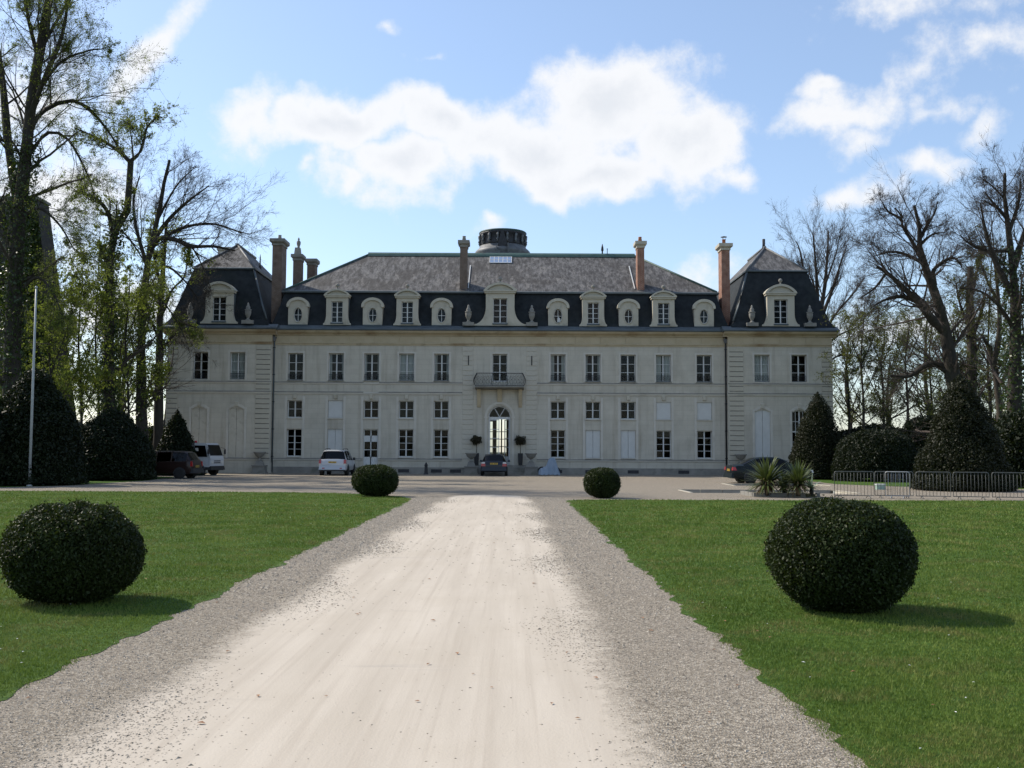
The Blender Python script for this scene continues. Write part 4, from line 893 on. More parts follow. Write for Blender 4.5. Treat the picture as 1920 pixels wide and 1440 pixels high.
def oculus(x, yf, ajar=False):
    hw, z0, zsh, ztop, oz, ox, oy = 0.72, 10.92, 12.32, 12.86, 11.68, 0.31, 0.53
    out = [(-hw, z0), (hw, z0), (hw, zsh)] + arc(0, zsh, hw, ztop - zsh, 0, 180, 14)[1:]
    def hit(a):
        dx, dz = math.cos(a), math.sin(a); best = 9
        for i in range(len(out)):
            (x1, z1), (x2, z2) = out[i], out[(i + 1) % len(out)]; z1 -= oz; z2 -= oz
            den = dx * (z2 - z1) - dz * (x2 - x1)
            if abs(den) < 1e-9: continue
            t = (x1 * (z2 - z1) - z1 * (x2 - x1)) / den; u = (x1 * dz - z1 * dx) / den
            if t > 0 and -1e-6 <= u <= 1 + 1e-6: best = min(best, t)
        return (dx * best, oz + dz * best)
    angs = sorted([2 * math.pi * k / 40 for k in range(40)] + [math.atan2(z0 - oz, hw) % (2 * math.pi), math.atan2(z0 - oz, -hw) % (2 * math.pi)])
    O = [hit(a) for a in angs]; I = [(ox * math.cos(a), oz + oy * math.sin(a)) for a in angs]; n = len(angs); m = MB()
    V = [(p[0], yf, p[1]) for p in O] + [(p[0], yf, p[1]) for p in I] + [(p[0], yf + 0.25, p[1]) for p in I] + [(p[0], yf + 2.3, p[1]) for p in O]
    F = []
    for i in range(n):
        j = (i + 1) % n; F += [(i, j, n + j, n + i), (n + i, n + j, 2 * n + j, 2 * n + i), (j, i, 3 * n + i, 3 * n + j)]
    m.add(V, F); d = m.build('oculus_dormer', 'stone_pale', house, (x, 0, 0))
    hood = arc(0, zsh + 0.02, hw + 0.12, ztop - zsh + 0.10, -8, 188, 16); hi = arc(0, zsh + 0.02, hw - 0.08, ztop - zsh - 0.10, 188, -8, 16)
    MB().prism(hood + hi, yf - 0.12, yf + 0.3).build('hood_moulding', 'stone_pale', d)
    MB().prism(arc(0, oz, ox + 0.07, oy + 0.07, 0, 360, 28)[:-1] + [], yf - 0.03, yf + 0.001) if False else None
    ring = MB(); P1 = [(q[0], yf - 0.02, q[1]) for q in arc(0, oz, ox + 0.02, oy + 0.02, 0, 360, 28)[:-1]]; ring.tube(P1, 0.035, 5, True); ring.build('surround', 'stone_pale', d)
    fr = MB(); P2 = [(q[0], yf + 0.12, q[1]) for q in arc(0, oz, ox - 0.015, oy - 0.015, 0, 360, 28)[:-1]]; fr.tube(P2, 0.026, 4, True)
    fr.box(-0.018, 0.018, yf + 0.105, yf + 0.135, oz - oy + 0.02, oz + oy - 0.02); fr.box(-ox + 0.02, ox - 0.02, yf + 0.107, yf + 0.133, oz - 0.018, oz + 0.018); fr.build('window_frame', 'white_frame', d)
    for q in range(4):
        pts = arc(0, oz, ox - 0.02, oy - 0.02, q * 90, q * 90 + 90, 8)
        if ajar and q == 3: continue
        MB().add([(0, yf + 0.12, oz)] + [(a, yf + 0.12, b) for a, b in pts], [tuple(range(10))]).build('pane', 'window_glass', d, fix=False)
    if ajar: MB().prism([(-0.05, 11.25), (0.24, 11.25), (0.16, 11.5), (0.02, 11.62), (-0.04, 11.5)], yf + 0.06, yf + 0.09).build('casement', 'white_frame', d)
    MB().box(-hw, hw, yf - 0.06, yf + 0.1, z0 - 0.04, z0 + 0.04).build('sill', 'zinc', d)
for x in (-14.95, -9.43, -4.33, 9.5, 15.08): oculus(x, 0.0)
oculus(4.28, 0.0, True)
# ---- chimneys
def chimney(x, y, w, d, z0, z1, mat, pots=(), cap=0.10):
    c = MB().box(x - w / 2, x + w / 2, y - d / 2, y + d / 2, z0, z1 - 0.5).build('chimney', mat, house)
    k = MB(); k.box(x - w / 2 - cap * .4, x + w / 2 + cap * .4, y - d / 2 - cap * .4, y + d / 2 + cap * .4, z1 - 0.5, z1 - 0.32); k.frust(x - w / 2 - cap * .7, x + w / 2 + cap * .7, y - d / 2 - cap * .7, y + d / 2 + cap * .7, z1 - 0.32, z1 - 0.24, -cap * .6)
    k.box(x - w / 2 - cap * 1.4, x + w / 2 + cap * 1.4, y - d / 2 - cap * 1.4, y + d / 2 + cap * 1.4, z1 - 0.24, z1); k.build('chimney_cap', 'stone_pale' if mat == 'brick_red' else 'stone_grey', c)
    for (px_, kind) in pots:
        if kind == 'pot': MB().lathe([(0.17, 0), (0.16, 0.1), (0.12, 0.34), (0.14, 0.42)], (x + px_, y, z1), 12).build('chimney_pot', 'rust_brick_plain' if mat == 'brick_red' else 'stone_grey', c)
        if kind == 'flue':
            MB().lathe([(0.13, 0), (0.13, 0.36), (0.15, 0.38), (0.15, 0.42)], (x + px_, y, z1), 12).build('flue_pipe', 'rust_brick_plain', c)
            f = MB(); f.lathe([(0.24, 0.60), (0.25, 0.62), (0.05, 0.68)], (x + px_, y, z1), 12)
            for a in range(3): f.tube([(x + px_ + 0.12 * math.cos(a * 2.1), y + 0.12 * math.sin(a * 2.1), z1 + 0.38), (x + px_ + 0.18 * math.cos(a * 2.1), y + 0.18 * math.sin(a * 2.1), z1 + 0.61)], 0.012, 4)
            f.build('flue_cowl', 'lead', c)
    return c
chimney(-16.85, 2.0, 0.74, 1.5, 10.9, 17.62, 'brick_brown', ((0.0, 'pot'),), 0.14)
c = chimney(-16.35, 6.5, 0.62, 1.0, 13.0, 17.35, 'brick_brown', (), 0.12)
MB().frust(-16.65, -16.15, 6.2, 6.8, 17.35, 17.95, 0.06).build('chimney_top', 'stone_grey', c); link('urn', MB().lathe([(0.12, 0), (0.09, 0.08), (0.16, 0.3), (0.17, 0.5), (0.06, 0.62), (0.09, 0.7), (0.03, 0.85)], (0, 0, 0), 10).mesh('urn', 'stone_grey'), c, (-16.35, 6.5, 17.95))
chimney(-15.55, 8.2, 0.66, 1.0, 13.5, 17.3, 'brick_brown', (), 0.12)
chimney(-2.80, 1.95, 0.54, 1.0, 13.6, 17.60, 'brick_brown', ((0.0, 'pot'),), 0.12)
chimney(10.60, 1.95, 0.52, 1.0, 13.6, 17.60, 'brick_red', ((0.0, 'pot'),), 0.13)
chimney(17.00, 2.0, 0.62, 1.2, 11.2, 17.45, 'brick_red', ((0.0, 'flue'),), 0.15)
chimney(-22.6, 9.5, 1.9, 0.9, 13.5, 18.5, 'brick_red', (), 0.08)
for x in (-2.80 + 0.36, 10.60 - 0.45): MB().box(x - 0.035, x + 0.035, 0, 4.4, 0.0, 0.05).build('lead_flashing', 'white_frame', roof, (0, 1.6, 13.66 + 0.45 * math.tan(sl) + 0.02)).rotation_euler = (sl, 0, 0)
MB().lathe([(0.05, 0), (0.06, 0.25), (0.11, 0.3), (0.09, 0.55), (0.02, 0.85)], (8.2, RY, RZ + 0.1), 8).build('vent_pipe', 'iron', roof)
MB().lathe([(0.03, 0), (0.03, 0.4), (0.06, 0.42), (0.06, 0.46)], (8.6, RY, RZ + 0.1), 8).build('vent_pipe', 'iron', roof)
MB().lathe([(0.10, 0), (0.13, 0.2), (0.06, 0.4), (0.05, 1.0), (0.01, 1.3)], (-19.3, 6.0, 16.05), 8).build('roof_finial', 'iron', house)
# ---- round drum of the lost dome
dz = 17.2; DY = 11.6
drum = MB().lathe([(2.9, dz - 0.8), (2.55, dz + 0.65), (2.30, dz + 0.95), (2.28, dz + 1.12), (2.36, dz + 1.25), (2.34, dz + 1.45), (2.18, dz + 1.62), (2.05, dz + 1.68), (1.98, dz + 1.9)], (0.05, DY, 0), 40).build('dome_drum', 'lead', house)
MB().lathe([(1.95, dz + 1.9), (1.88, dz + 2.1), (1.88, dz + 2.75), (1.99, dz + 2.86), (2.02, dz + 3.0)], (0.05, DY, 0), 40).build('drum_wall', 'iron', drum)
MB().lathe([(2.02, dz + 3.0), (2.05, dz + 3.06), (2.0, dz + 3.14), (1.5, dz + 3.22), (0.6, dz + 3.27), (0.0, dz + 3.28)], (0.05, DY, 0), 40).build('drum_cornice', 'copper', drum)
scr = MB().tube([(0, 0.0, 0.0), (0.10, 0, 0.05), (0.16, 0, 0.2), (0.10, 0, 0.36), (0.14, 0, 0.50), (0.18, 0, 0.66), (0.05, 0, 0.8)], [0.10, 0.12, 0.13, 0.09, 0.11, 0.12, 0.08], 6).mesh('console', 'lead')
for k in range(16):
    a = 2 * math.pi * (k + 0.5) / 16; link('console', scr, drum, (0.05 + 1.86 * math.cos(a), DY + 1.86 * math.sin(a), dz + 2.05), (0, 0, a))
ch = MB(); ch.box(-0.46, -0.38, DY - 2.62, DY - 1.9, dz + 0.55, dz + 1.5); ch.box(0.48, 0.56, DY - 2.62, DY - 1.9, dz + 0.55, dz + 1.8); ch.box(-0.38, -0.12, DY - 2.56, DY - 1.9, dz + 0.5, dz + 1.2); ch.build('drum_chute', 'lead', drum)
MB().prism([(-0.35, dz + 1.6), (0.5, dz + 1.6), (0.32, dz + 2.3), (0.12, dz + 2.9), (-0.06, dz + 2.9), (-0.22, dz + 2.3)], DY - 2.2, DY - 1.8).build('drum_ornament', 'iron', drum)

# ------------------------------------------------------------------ trees
surf('bark', (0.026, 0.022, 0.017), (0.050, 0.042, 0.033), 6, 0.95, ((0.028, 0.036, 0.015), 1.2, 0.55, 0.6), 0.7, 18, stretch=(1, 1, 0.25))
surf('bark_light', (0.045, 0.037, 0.03), (0.08, 0.066, 0.052), 6, 0.95, ((0.05, 0.06, 0.025), 1.2, 0.58, 0.5), 0.7, 18, stretch=(1, 1, 0.25))
surf('twig', (0.036, 0.030, 0.024), (0.065, 0.054, 0.043), 2, 0.9, bstr=0)
surf('twig_red', (0.05, 0.038, 0.031), (0.085, 0.066, 0.054), 2, 0.9, bstr=0)
leaf('leaf_spring', (0.12, 0.155, 0.026), (0.24, 0.27, 0.06), 0.6, 0.55, 0.25, 0.5)
leaf('leaf_ivy', (0.020, 0.038, 0.010), (0.050, 0.080, 0.018), 0.15, 0.4, 0.4, 0.8)
leaf('leaf_bud', (0.075, 0.080, 0.024), (0.14, 0.135, 0.045), 0.45, 0.6, 0.2, 0.6)
leaf('leaf_box', (0.009, 0.016, 0.004), (0.030, 0.046, 0.010), 0.10, 0.55, 0.2, 2.2)
leaf('leaf_yew', (0.005, 0.010, 0.004), (0.013, 0.020, 0.007), 0.05, 0.55, 0.2, 0.6)
leaf('leaf_yew_brown', (0.009, 0.013, 0.005), (0.023, 0.025, 0.010), 0.05, 0.55, 0.2, 0.5)
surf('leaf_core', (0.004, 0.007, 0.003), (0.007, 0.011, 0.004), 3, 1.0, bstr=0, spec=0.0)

def unit(v): return v / np.maximum(np.linalg.norm(v, axis=-1, keepdims=True), 1e-9)
def resample(pts, n):
    P = np.asarray(pts, float); s = np.r_[0, np.cumsum(np.linalg.norm(np.diff(P, axis=0), axis=1))]; t = np.linspace(0, s[-1], n)
    # Catmull-Rom through the points
    Q = np.vstack([2 * P[0] - P[1], P, 2 * P[-1] - P[-2]]); out = []
    for x in t:
        i = min(max(np.searchsorted(s, x) - 1, 0), len(P) - 2); u = (x - s[i]) / max(s[i + 1] - s[i], 1e-9)
        a, b, c, d = Q[i], Q[i + 1], Q[i + 2], Q[i + 3]
        out.append(0.5 * ((2 * b) + (c - a) * u + (2 * a - 5 * b + 4 * c - d) * u * u + (3 * b - a - 3 * c + d) * u ** 3))
    return np.array(out)
def tubes(P, Rr, k):
    """(B,n,3) paths and (B,n) radii -> verts, quads"""
    B, n, _ = P.shape; T = unit(np.gradient(P, axis=1)); ref = np.where(np.abs(T[..., 2:3]) < 0.85, np.array([0, 0, 1.0]), np.array([0, 1.0, 0]))
    U = unit(np.cross(T, ref)); W = np.cross(T, U); a = np.arange(k) * 2 * np.pi / k
    V = P[:, :, None] + Rr[:, :, None, None] * (U[:, :, None] * np.cos(a)[None, None, :, None] + W[:, :, None] * np.sin(a)[None, None, :, None])
    idx = np.arange(B * n * k).reshape(B, n, k); nx = np.roll(idx, -1, axis=2)
    F = np.stack([idx[:, :-1], nx[:, :-1], nx[:, 1:], idx[:, 1:]], -1).reshape(-1, 4)
    return V.reshape(-1, 3), F
def sprigs(P, Rr, w=0.95):
    """finest twigs: one thin blade from base to tip"""
    a, b = P[:, 0], P[:, -1]; mid = P[:, P.shape[1] // 2]; d = unit(np.cross(b - a, RNG.normal(size=a.shape))) * Rr[:, :1] * w
    V = np.stack([a - d, a + d, b + d * 0.25, b - d * 0.25], 1)
    return V.reshape(-1, 3), np.arange(len(V) * 4).reshape(-1, 4)
def spawn(P, Rr, m, t0, t1, ang, asd, length, lsd, rr, n, wob, up, tip=0.2, taper=0.45, out=None, rmin=0.004, lmax=99.0):
    """children along a batch of parent paths; length scales with each parent's length when < 0"""
    B, N, _ = P.shape; t = np.sort(RNG.uniform(t0, t1, (B, m)), 1); f = t * (N - 1); i = np.minimum(f.astype(int), N - 2); fr = (f - i)[..., None]
    b = np.arange(B)[:, None]; base = P[b, i] * (1 - fr) + P[b, i + 1] * fr; T = unit(P[b, i + 1] - P[b, i])
    rad = (Rr[b, i] * (1 - fr[..., 0]) + Rr[b, i + 1] * fr[..., 0]) * rr
    perp = unit(np.cross(T, RNG.normal(size=T.shape)))
    if out is not None: perp = unit(perp + out)
    a = RNG.normal(ang, asd, (B, m))[..., None]; d = unit(T * np.cos(a) + perp * np.sin(a))
    pl = np.linalg.norm(np.diff(P, axis=1), axis=2).sum(1)[:, None]
    L = np.minimum(pl * -length if length < 0 else np.full((B, 1), length), lmax) * np.clip(RNG.normal(1, lsd, (B, m)), 0.3, 2) * (1 - taper * t)
    d = d.reshape(-1, 3); p = base.reshape(-1, 3); L = L.reshape(-1, 1) / (n - 1); path = [p]
    for k in range(n - 1):
        d = unit(d + RNG.normal(0, wob, d.shape) + np.array([0, 0, up])); p = p + d * L; path.append(p)
    r0 = np.maximum(rad.reshape(-1), rmin); rads = r0[:, None] * np.linspace(1, tip, n)[None]
    return np.stack(path, 1), rads
def leaves(C, size, sd=0.3, normal=None, flat=0.0, asp=0.55):
    """diamond leaves at centres C"""
    m = len(C); n = unit(RNG.normal(size=(m, 3)) + (normal * flat if normal is not None else 0)); a = unit(np.cross(n, RNG.normal(size=(m, 3)))); b = np.cross(n, a)
    s = size * np.clip(RNG.normal(1, sd, (m, 1)), 0.4, 1.9)
    V = np.stack([C - a * s, C + b * s * asp, C + a * s, C - b * s * asp], 1).reshape(-1, 3)
    return V, np.arange(4 * m).reshape(-1, 4)
def along(P, per, t0=0.2, jit=0.0):
    B, N, _ = P.shape; t = RNG.uniform(t0, 1, (B, per)); f = t * (N - 1); i = np.minimum(f.astype(int), N - 2); fr = (f - i)[..., None]; b = np.arange(B)[:, None]
    C = (P[b, i] * (1 - fr) + P[b, i + 1] * fr).reshape(-1, 3); return C + RNG.normal(0, jit, C.shape)
def join(parts):
    V, F, o = [], [], 0
    for v, f in parts: V.append(v); F.append(f + o); o += len(v)
    return np.concatenate(V), np.concatenate(F)

def tree(name, label, Y, limbs, base_px, levels, bark='bark', twig='twig', leafmat=None, leaf_n=0, leaf_size=0.07, ivy=0, ivy_r=0.35, group=None, depth=0.18, droop=0.0, ivy_t=(0.0, 0.6), lmax=2.2):
    """limbs: [(points in photo pixels, r0, r1)], the first is the trunk; each is bent in depth as well"""
    base = on_ground(base_px[0], base_px[1]) if Y is None else at(base_px[0], base_px[1], Y); base = Vector((base.x, base.y, 0)); Yb = base.y
    t = empty(name, base, label=label, cat='tree', group=group); O = np.array(base)
    Ps, Rs = [], []
    for k, (pts, r0, r1) in enumerate(limbs):
        yoff = 0 if k == 0 else RNG.uniform(-1, 1)
        W = []; ln = 0; prev = None
        for j, (px, py) in enumerate(pts):
            if prev is not None: ln += math.hypot(px - prev[0], py - prev[1]) * Yb / FPX
            prev = (px, py); W.append(np.array(at(px, py, Yb + (0 if k == 0 else yoff * depth * ln * 2.2))))
        if k == 0: W[0][2] = -0.1
        Ps.append(resample(W, 14) - O); Rs.append(np.linspace(r0, r1, 14) * (1 + 0.06 * RNG.normal(size=14)))
    P, Rr = np.array(Ps), np.array(Rs); Rr[0, 0] *= 1.5; Rr[0, 1] *= 1.12
    v, f = tubes(P, Rr, 9); link('trunk', np_mesh('trunk', v, f, bark, True), t)
    parts = []; LP, LR = P, Rr; last = P; ends = []
    for li, (m, t0, ang, length, rr, n, wob, up, k) in enumerate(levels):
        if li == 0:
            LP, LR = spawn(LP, LR, m, t0, 1.0, ang, 0.25, length, 0.35, rr, n, wob, up, 0.3, lmax=lmax)
        else: LP, LR = spawn(LP, LR, m, t0, 1.0, ang, 0.25, length, 0.35, rr, n, wob, up, 0.3, rmin=0.0055)
        parts.append(sprigs(LP, LR) if li == len(levels) - 1 else tubes(LP, LR, k)); last = LP
    v, f = join(parts); link('crown', np_mesh('crown', v, f, twig), t)
    if leafmat and leaf_n:
        C = along(last, leaf_n, 0.35, 0.05); v, f = leaves(C, leaf_size); link('foliage', np_mesh('foliage', v, f, leafmat), t)
    if ivy:
        q = along(P[:1], ivy, 0, 0); tt = (q[:, 2] - P[0, 0, 2]) / max(P[0, -1, 2] - P[0, 0, 2], 0.1); q = q[(tt > ivy_t[0]) & (tt < ivy_t[1])]
        q = q + unit(RNG.normal(size=q.shape) * np.array([1, 1, 0.4])) * ivy_r * RNG.uniform(0.7, 1.35, (len(q), 1)); v, f = leaves(q, 0.085)
        link('ivy', np_mesh('ivy', v, f, 'leaf_ivy'), t)
    return t

# levels: (children, from t, angle, length, radius ratio, points, wobble, upward pull, sides)
BARE = [(17, 0.15, 0.72, -0.6, 0.30, 7, 0.11, 0.05, 5), (8, 0.2, 0.65, -0.58, 0.40, 4, 0.12, 0.05, 3), (6, 0.15, 0.6, -0.6, 0.5, 3, 0.16, 0.03, 3), (4, 0.1, 0.6, -0.7, 0.8, 2, 0.16, 0.02, 3)]
FINE = [(16, 0.12, 0.50, -0.6, 0.30, 7, 0.08, 0.10, 4), (8, 0.1, 0.5, -0.5, 0.45, 4, 0.10, 0.08, 3), (6, 0.1, 0.5, -0.55, 0.5, 3, 0.12, 0.05, 3), (5, 0.1, 0.5, -0.65, 0.8, 2, 0.14, 0.04, 3)]
LEAFY = [(12, 0.25, 0.8, -0.45, 0.38, 6, 0.16, 0.05, 4), (8, 0.15, 0.75, -0.5, 0.45, 4, 0.2, 0.03, 3), (6, 0.1, 0.7, -0.5, 0.5, 3, 0.2, 0.0, 3), (3, 0.1, 0.7, -0.6, 0.8, 2, 0.2, 0.0, 3)]
SMALL = [(13, 0.2, 0.85, 2.6, 0.4, 5, 0.18, 0.04, 3), (8, 0.15, 0.75, -0.5, 0.5, 3, 0.2, 0.0, 3), (6, 0.1, 0.7, -0.55, 0.7, 2, 0.22, -0.03, 3)]

# left side
tree('leafing_tree', 'tall leafing tree with ivied trunk at the far left edge', 54, [
    ([(22, 905), (22, 700), (28, 520), (36, 400), (48, 300), (55, 215), (72, 110), (92, 0), (105, -110)], 0.52, 0.14),
    ([(40, 345), (60, 235), (105, 195), (150, 192), (195, 235), (232, 292)], 0.20, 0.04), ([(36, 395), (18, 290), (4, 150), (-18, 0), (-30, -90)], 0.26, 0.08),
    ([(52, 230), (82, 150), (118, 60), (132, -50)], 0.17, 0.05), ([(48, 300), (88, 250), (128, 262), (165, 330), (180, 380)], 0.11, 0.03),
    ([(60, 190), (110, 120), (165, 95), (196, 92)], 0.12, 0.03), ([(78, 90), (118, 20), (160, -40)], 0.11, 0.03), ([(30, 480), (-10, 380), (-60, 300)], 0.2, 0.05),
    ([(34, 420), (70, 390), (110, 420), (140, 470)], 0.09, 0.03), ([(26, 560), (70, 520), (105, 560), (120, 610)], 0.09, 0.03), ([(72, 110), (52, 30), (40, -60)], 0.12, 0.04)],
    (22, 905), [(18, 0.15, 0.75, -0.6, 0.30, 7, 0.14, 0.05, 4), (8, 0.12, 0.7, -0.5, 0.45, 4, 0.16, 0.03, 3), (6, 0.1, 0.65, -0.55, 0.5, 3, 0.2, 0.02, 3), (4, 0.1, 0.65, -0.7, 0.8, 2, 0.2, 0.02, 3)], leafmat='leaf_spring', leaf_n=2, leaf_size=0.034, ivy=9000, ivy_r=0.6, ivy_t=(0.0, 0.62), lmax=4.8)
tree('lopped_tree', 'lopped tree with forked bare top between the flagpole and the house', 62, [
    ([(206, 860), (204, 700), (204, 560), (206, 490), (216, 430), (236, 405), (241, 360), (245, 302)], 0.40, 0.17),
    ([(245, 305), (228, 288), (200, 268), (168, 252), (140, 240)], 0.13, 0.04), ([(245, 302), (262, 286), (270, 262), (276, 238), (300, 214)], 0.12, 0.04),
    ([(212, 445), (202, 398), (176, 370), (140, 358)], 0.15, 0.08), ([(206, 500), (194, 478), (187, 462)], 0.14, 0.09), ([(205, 560), (172, 535), (140, 538), (118, 560)], 0.08, 0.03),
    ([(250, 300), (246, 255), (238, 220)], 0.06, 0.02), ([(216, 430), (236, 440), (270, 490), (290, 540)], 0.07, 0.02)],
    (206, 895), LEAFY, leafmat='leaf_spring', leaf_n=1, leaf_size=0.05, ivy=6000, ivy_r=0.5, ivy_t=(0, 0.85))
tree('spreading_tree', 'spreading bare tree whose branches reach over the left pavilion roof', 67, [
    ([(268, 870), (264, 700), (268, 580), (276, 500), (284, 455), (296, 410), (306, 350), (318, 300)], 0.42, 0.09),
    ([(280, 470), (300, 446), (330, 450), (360, 462), (400, 462), (440, 470)], 0.22, 0.05), ([(284, 455), (318, 410), (352, 378), (392, 348)], 0.17, 0.04),
    ([(300, 448), (350, 425), (400, 420), (440, 432), (468, 440)], 0.13, 0.03), ([(276, 500), (256, 430), (250, 375), (262, 330)], 0.14, 0.04), ([(274, 520), (310, 500), (340, 520), (372, 560)], 0.11, 0.03),
    ([(296, 410), (330, 350), (360, 318)], 0.10, 0.03), ([(270, 540), (300, 560), (330, 600), (350, 640)], 0.08, 0.02), ([(360, 462), (380, 500), (395, 540)], 0.06, 0.02)],
    (268, 890), [(17, 0.15, 0.65, -0.6, 0.30, 7, 0.12, 0.05, 4), (8, 0.12, 0.62, -0.52, 0.45, 4, 0.14, 0.04, 3), (6, 0.1, 0.6, -0.55, 0.5, 3, 0.16, 0.02, 3), (5, 0.1, 0.6, -0.65, 0.8, 2, 0.18, 0.0, 3)], ivy=2500, ivy_r=0.5, ivy_t=(0, 0.6), lmax=3.2)
tree('leafing_tree', 'straight-trunked leafing tree standing close beside the left pavilion', 71, [
    ([(296, 870), (298, 720), (300, 600), (306, 500), (312, 420)], 0.40, 0.10), ([(300, 600), (322, 545), (345, 520), (352, 480)], 0.13, 0.03), ([(303, 540), (286, 470), (282, 420)], 0.10, 0.03),
    ([(299, 660), (325, 630), (345, 610), (372, 615)], 0.10, 0.03), ([(299, 640), (280, 590), (272, 540)], 0.09, 0.03)],
    (296, 890), LEAFY, 'bark', 'twig', 'leaf_spring', 2, 0.055)
for k, (px, yy, top, lab) in enumerate(((150, 60, 470, 'slender young tree with fresh leaves right of the flagpole'), (238, 64, 500, 'young leafy tree among dark trunks left of the pavilion'), (182, 66, 420, 'thin young tree with fresh leaves before the bright sky gap'), (95, 58, 480, 'leafy young tree screening the ivied stone tower'))):
    tree('young_tree', lab, yy, [([(px, 880), (px + 3, 760), (px - 3, 640), (px + 4, top + 60), (px + 6, top)], 0.10, 0.025), ([(px + 1, 700), (px + 30, 620), (px + 48, 560)], 0.05, 0.012), ([(px, 720), (px - 26, 650), (px - 42, 600)], 0.05, 0.012),
        ([(px, 640), (px + 22, 570), (px + 30, 520)], 0.04, 0.012), ([(px, 780), (px + 34, 720), (px + 52, 700)], 0.045, 0.012), ([(px, 800), (px - 34, 740), (px - 50, 712)], 0.045, 0.012)],
        (px, 890), SMALL, 'bark', 'twig', 'leaf_spring', 3, 0.062, group='young leafing trees left of the house')
# right side
tree('fan_shaped_tree', 'bare fan-shaped tree rising behind the right pavilion', 92, [
    ([(1537, 830), (1537, 700), (1536, 640), (1534, 600)], 0.40, 0.30),
    ([(1534, 610), (1520, 560), (1508, 515), (1500, 470), (1492, 452)], 0.22, 0.05), ([(1534, 605), (1532, 540), (1528, 480), (1524, 435)], 0.22, 0.05), ([(1535, 600), (1546, 540), (1551, 480), (1554, 432)], 0.24, 0.05),
    ([(1536, 605), (1560, 545), (1576, 495), (1588, 460)], 0.2, 0.05), ([(1537, 640), (1566, 590), (1600, 550), (1622, 520)], 0.15, 0.04), ([(1537, 660), (1570, 630), (1604, 615), (1626, 600)], 0.12, 0.03),
    ([(1537, 690), (1566, 670), (1590, 665), (1612, 672)], 0.1, 0.03), ([(1545, 540), (1566, 480), (1574, 445)], 0.1, 0.03), ([(1520, 560), (1500, 520), (1478, 500)], 0.09, 0.03)],
    (1537, 878), FINE, 'bark_light', 'twig_red', lmax=4.2)
tree('leaning_tree', 'great bare tree leaning left with heavy crooked limbs on the right', 62, [
    ([(1800, 860), (1796, 770), (1784, 690), (1766, 590), (1746, 532), (1734, 498), (1724, 462), (1724, 430), (1721, 405), (1714, 385)], 0.62, 0.08),
    ([(1768, 618), (1748, 600), (1724, 568), (1694, 540), (1666, 514), (1644, 500)], 0.30, 0.08), ([(1722, 565), (1690, 556), (1660, 562), (1638, 574)], 0.17, 0.04), ([(1752, 535), (1750, 508), (1770, 490), (1790, 484), (1804, 500)], 0.17, 0.05),
    ([(1736, 500), (1706, 446), (1692, 424), (1690, 405), (1678, 390)], 0.16, 0.04), ([(1724, 448), (1740, 420), (1752, 400), (1756, 385)], 0.13, 0.04), ([(1734, 495), (1700, 478), (1672, 472), (1640, 480)], 0.13, 0.03),
    ([(1724, 460), (1748, 440), (1772, 436)], 0.10, 0.03), ([(1790, 740), (1770, 690), (1738, 684), (1705, 705), (1670, 704)], 0.28, 0.08), ([(1690, 410), (1664, 395), (1650, 372)], 0.08, 0.02), ([(1663, 510), (1640, 540), (1612, 560)], 0.09, 0.03)],
    (1800, 895), BARE, 'bark', 'twig_red', lmax=4.0)
tree('tall_tree', 'tall budding tree at the right edge with bare rounded top', 56, [
    ([(1900, 880), (1902, 760), (1904, 640), (1902, 540), (1894, 460), (1887, 400), (1882, 350), (1884, 325)], 0.50, 0.07),
    ([(1903, 560), (1870, 500), (1850, 440), (1838, 380)], 0.2, 0.04), ([(1898, 500), (1920, 440), (1938, 390), (1946, 350)], 0.2, 0.05), ([(1888, 410), (1862, 380), (1846, 360)], 0.11, 0.03),
    ([(1890, 440), (1908, 385), (1914, 340)], 0.13, 0.04), ([(1895, 470), (1850, 470), (1815, 455), (1800, 440)], 0.11, 0.03), ([(1903, 620), (1870, 570), (1835, 545), (1800, 540)], 0.14, 0.03), ([(1903, 660), (1940, 600), (1980, 560)], 0.16, 0.04), ([(1884, 372), (1856, 345), (1842, 335)], 0.07, 0.02)],
    (1900, 900), BARE, 'bark', 'twig_red', ivy=5000, ivy_r=0.6, ivy_t=(0.1, 0.75), lmax=4.0)
tree('ivied_tree', 'straight ivied trunk behind the broad conical yew', 66, [
    ([(1818, 880), (1820, 740), (1822, 640), (1818, 560), (1820, 500)], 0.48, 0.2), ([(1822, 640), (1838, 590), (1850, 540)], 0.14, 0.04), ([(1820, 620), (1800, 570), (1792, 530)], 0.12, 0.04), ([(1820, 560), (1834, 500), (1846, 460)], 0.12, 0.03)],
    (1818, 900), LEAFY, 'bark_light', 'twig', 'leaf_bud', 1, 0.045, ivy=3000, ivy_r=0.6)
tree('crooked_tree', 'crooked trunk leaning left behind the yews near the right edge', 64, [
    ([(1880, 880), (1876, 780), (1866, 700), (1852, 645), (1838, 630), (1826, 640)], 0.36, 0.1), ([(1862, 690), (1874, 620), (1870, 540), (1862, 470)], 0.2, 0.05), ([(1870, 730), (1892, 690), (1910, 640)], 0.14, 0.05), ([(1868, 560), (1848, 520), (1836, 480)], 0.1, 0.03)],
    (1880, 900), LEAFY, 'bark_light', 'twig_red', 'leaf_bud', 1, 0.045)
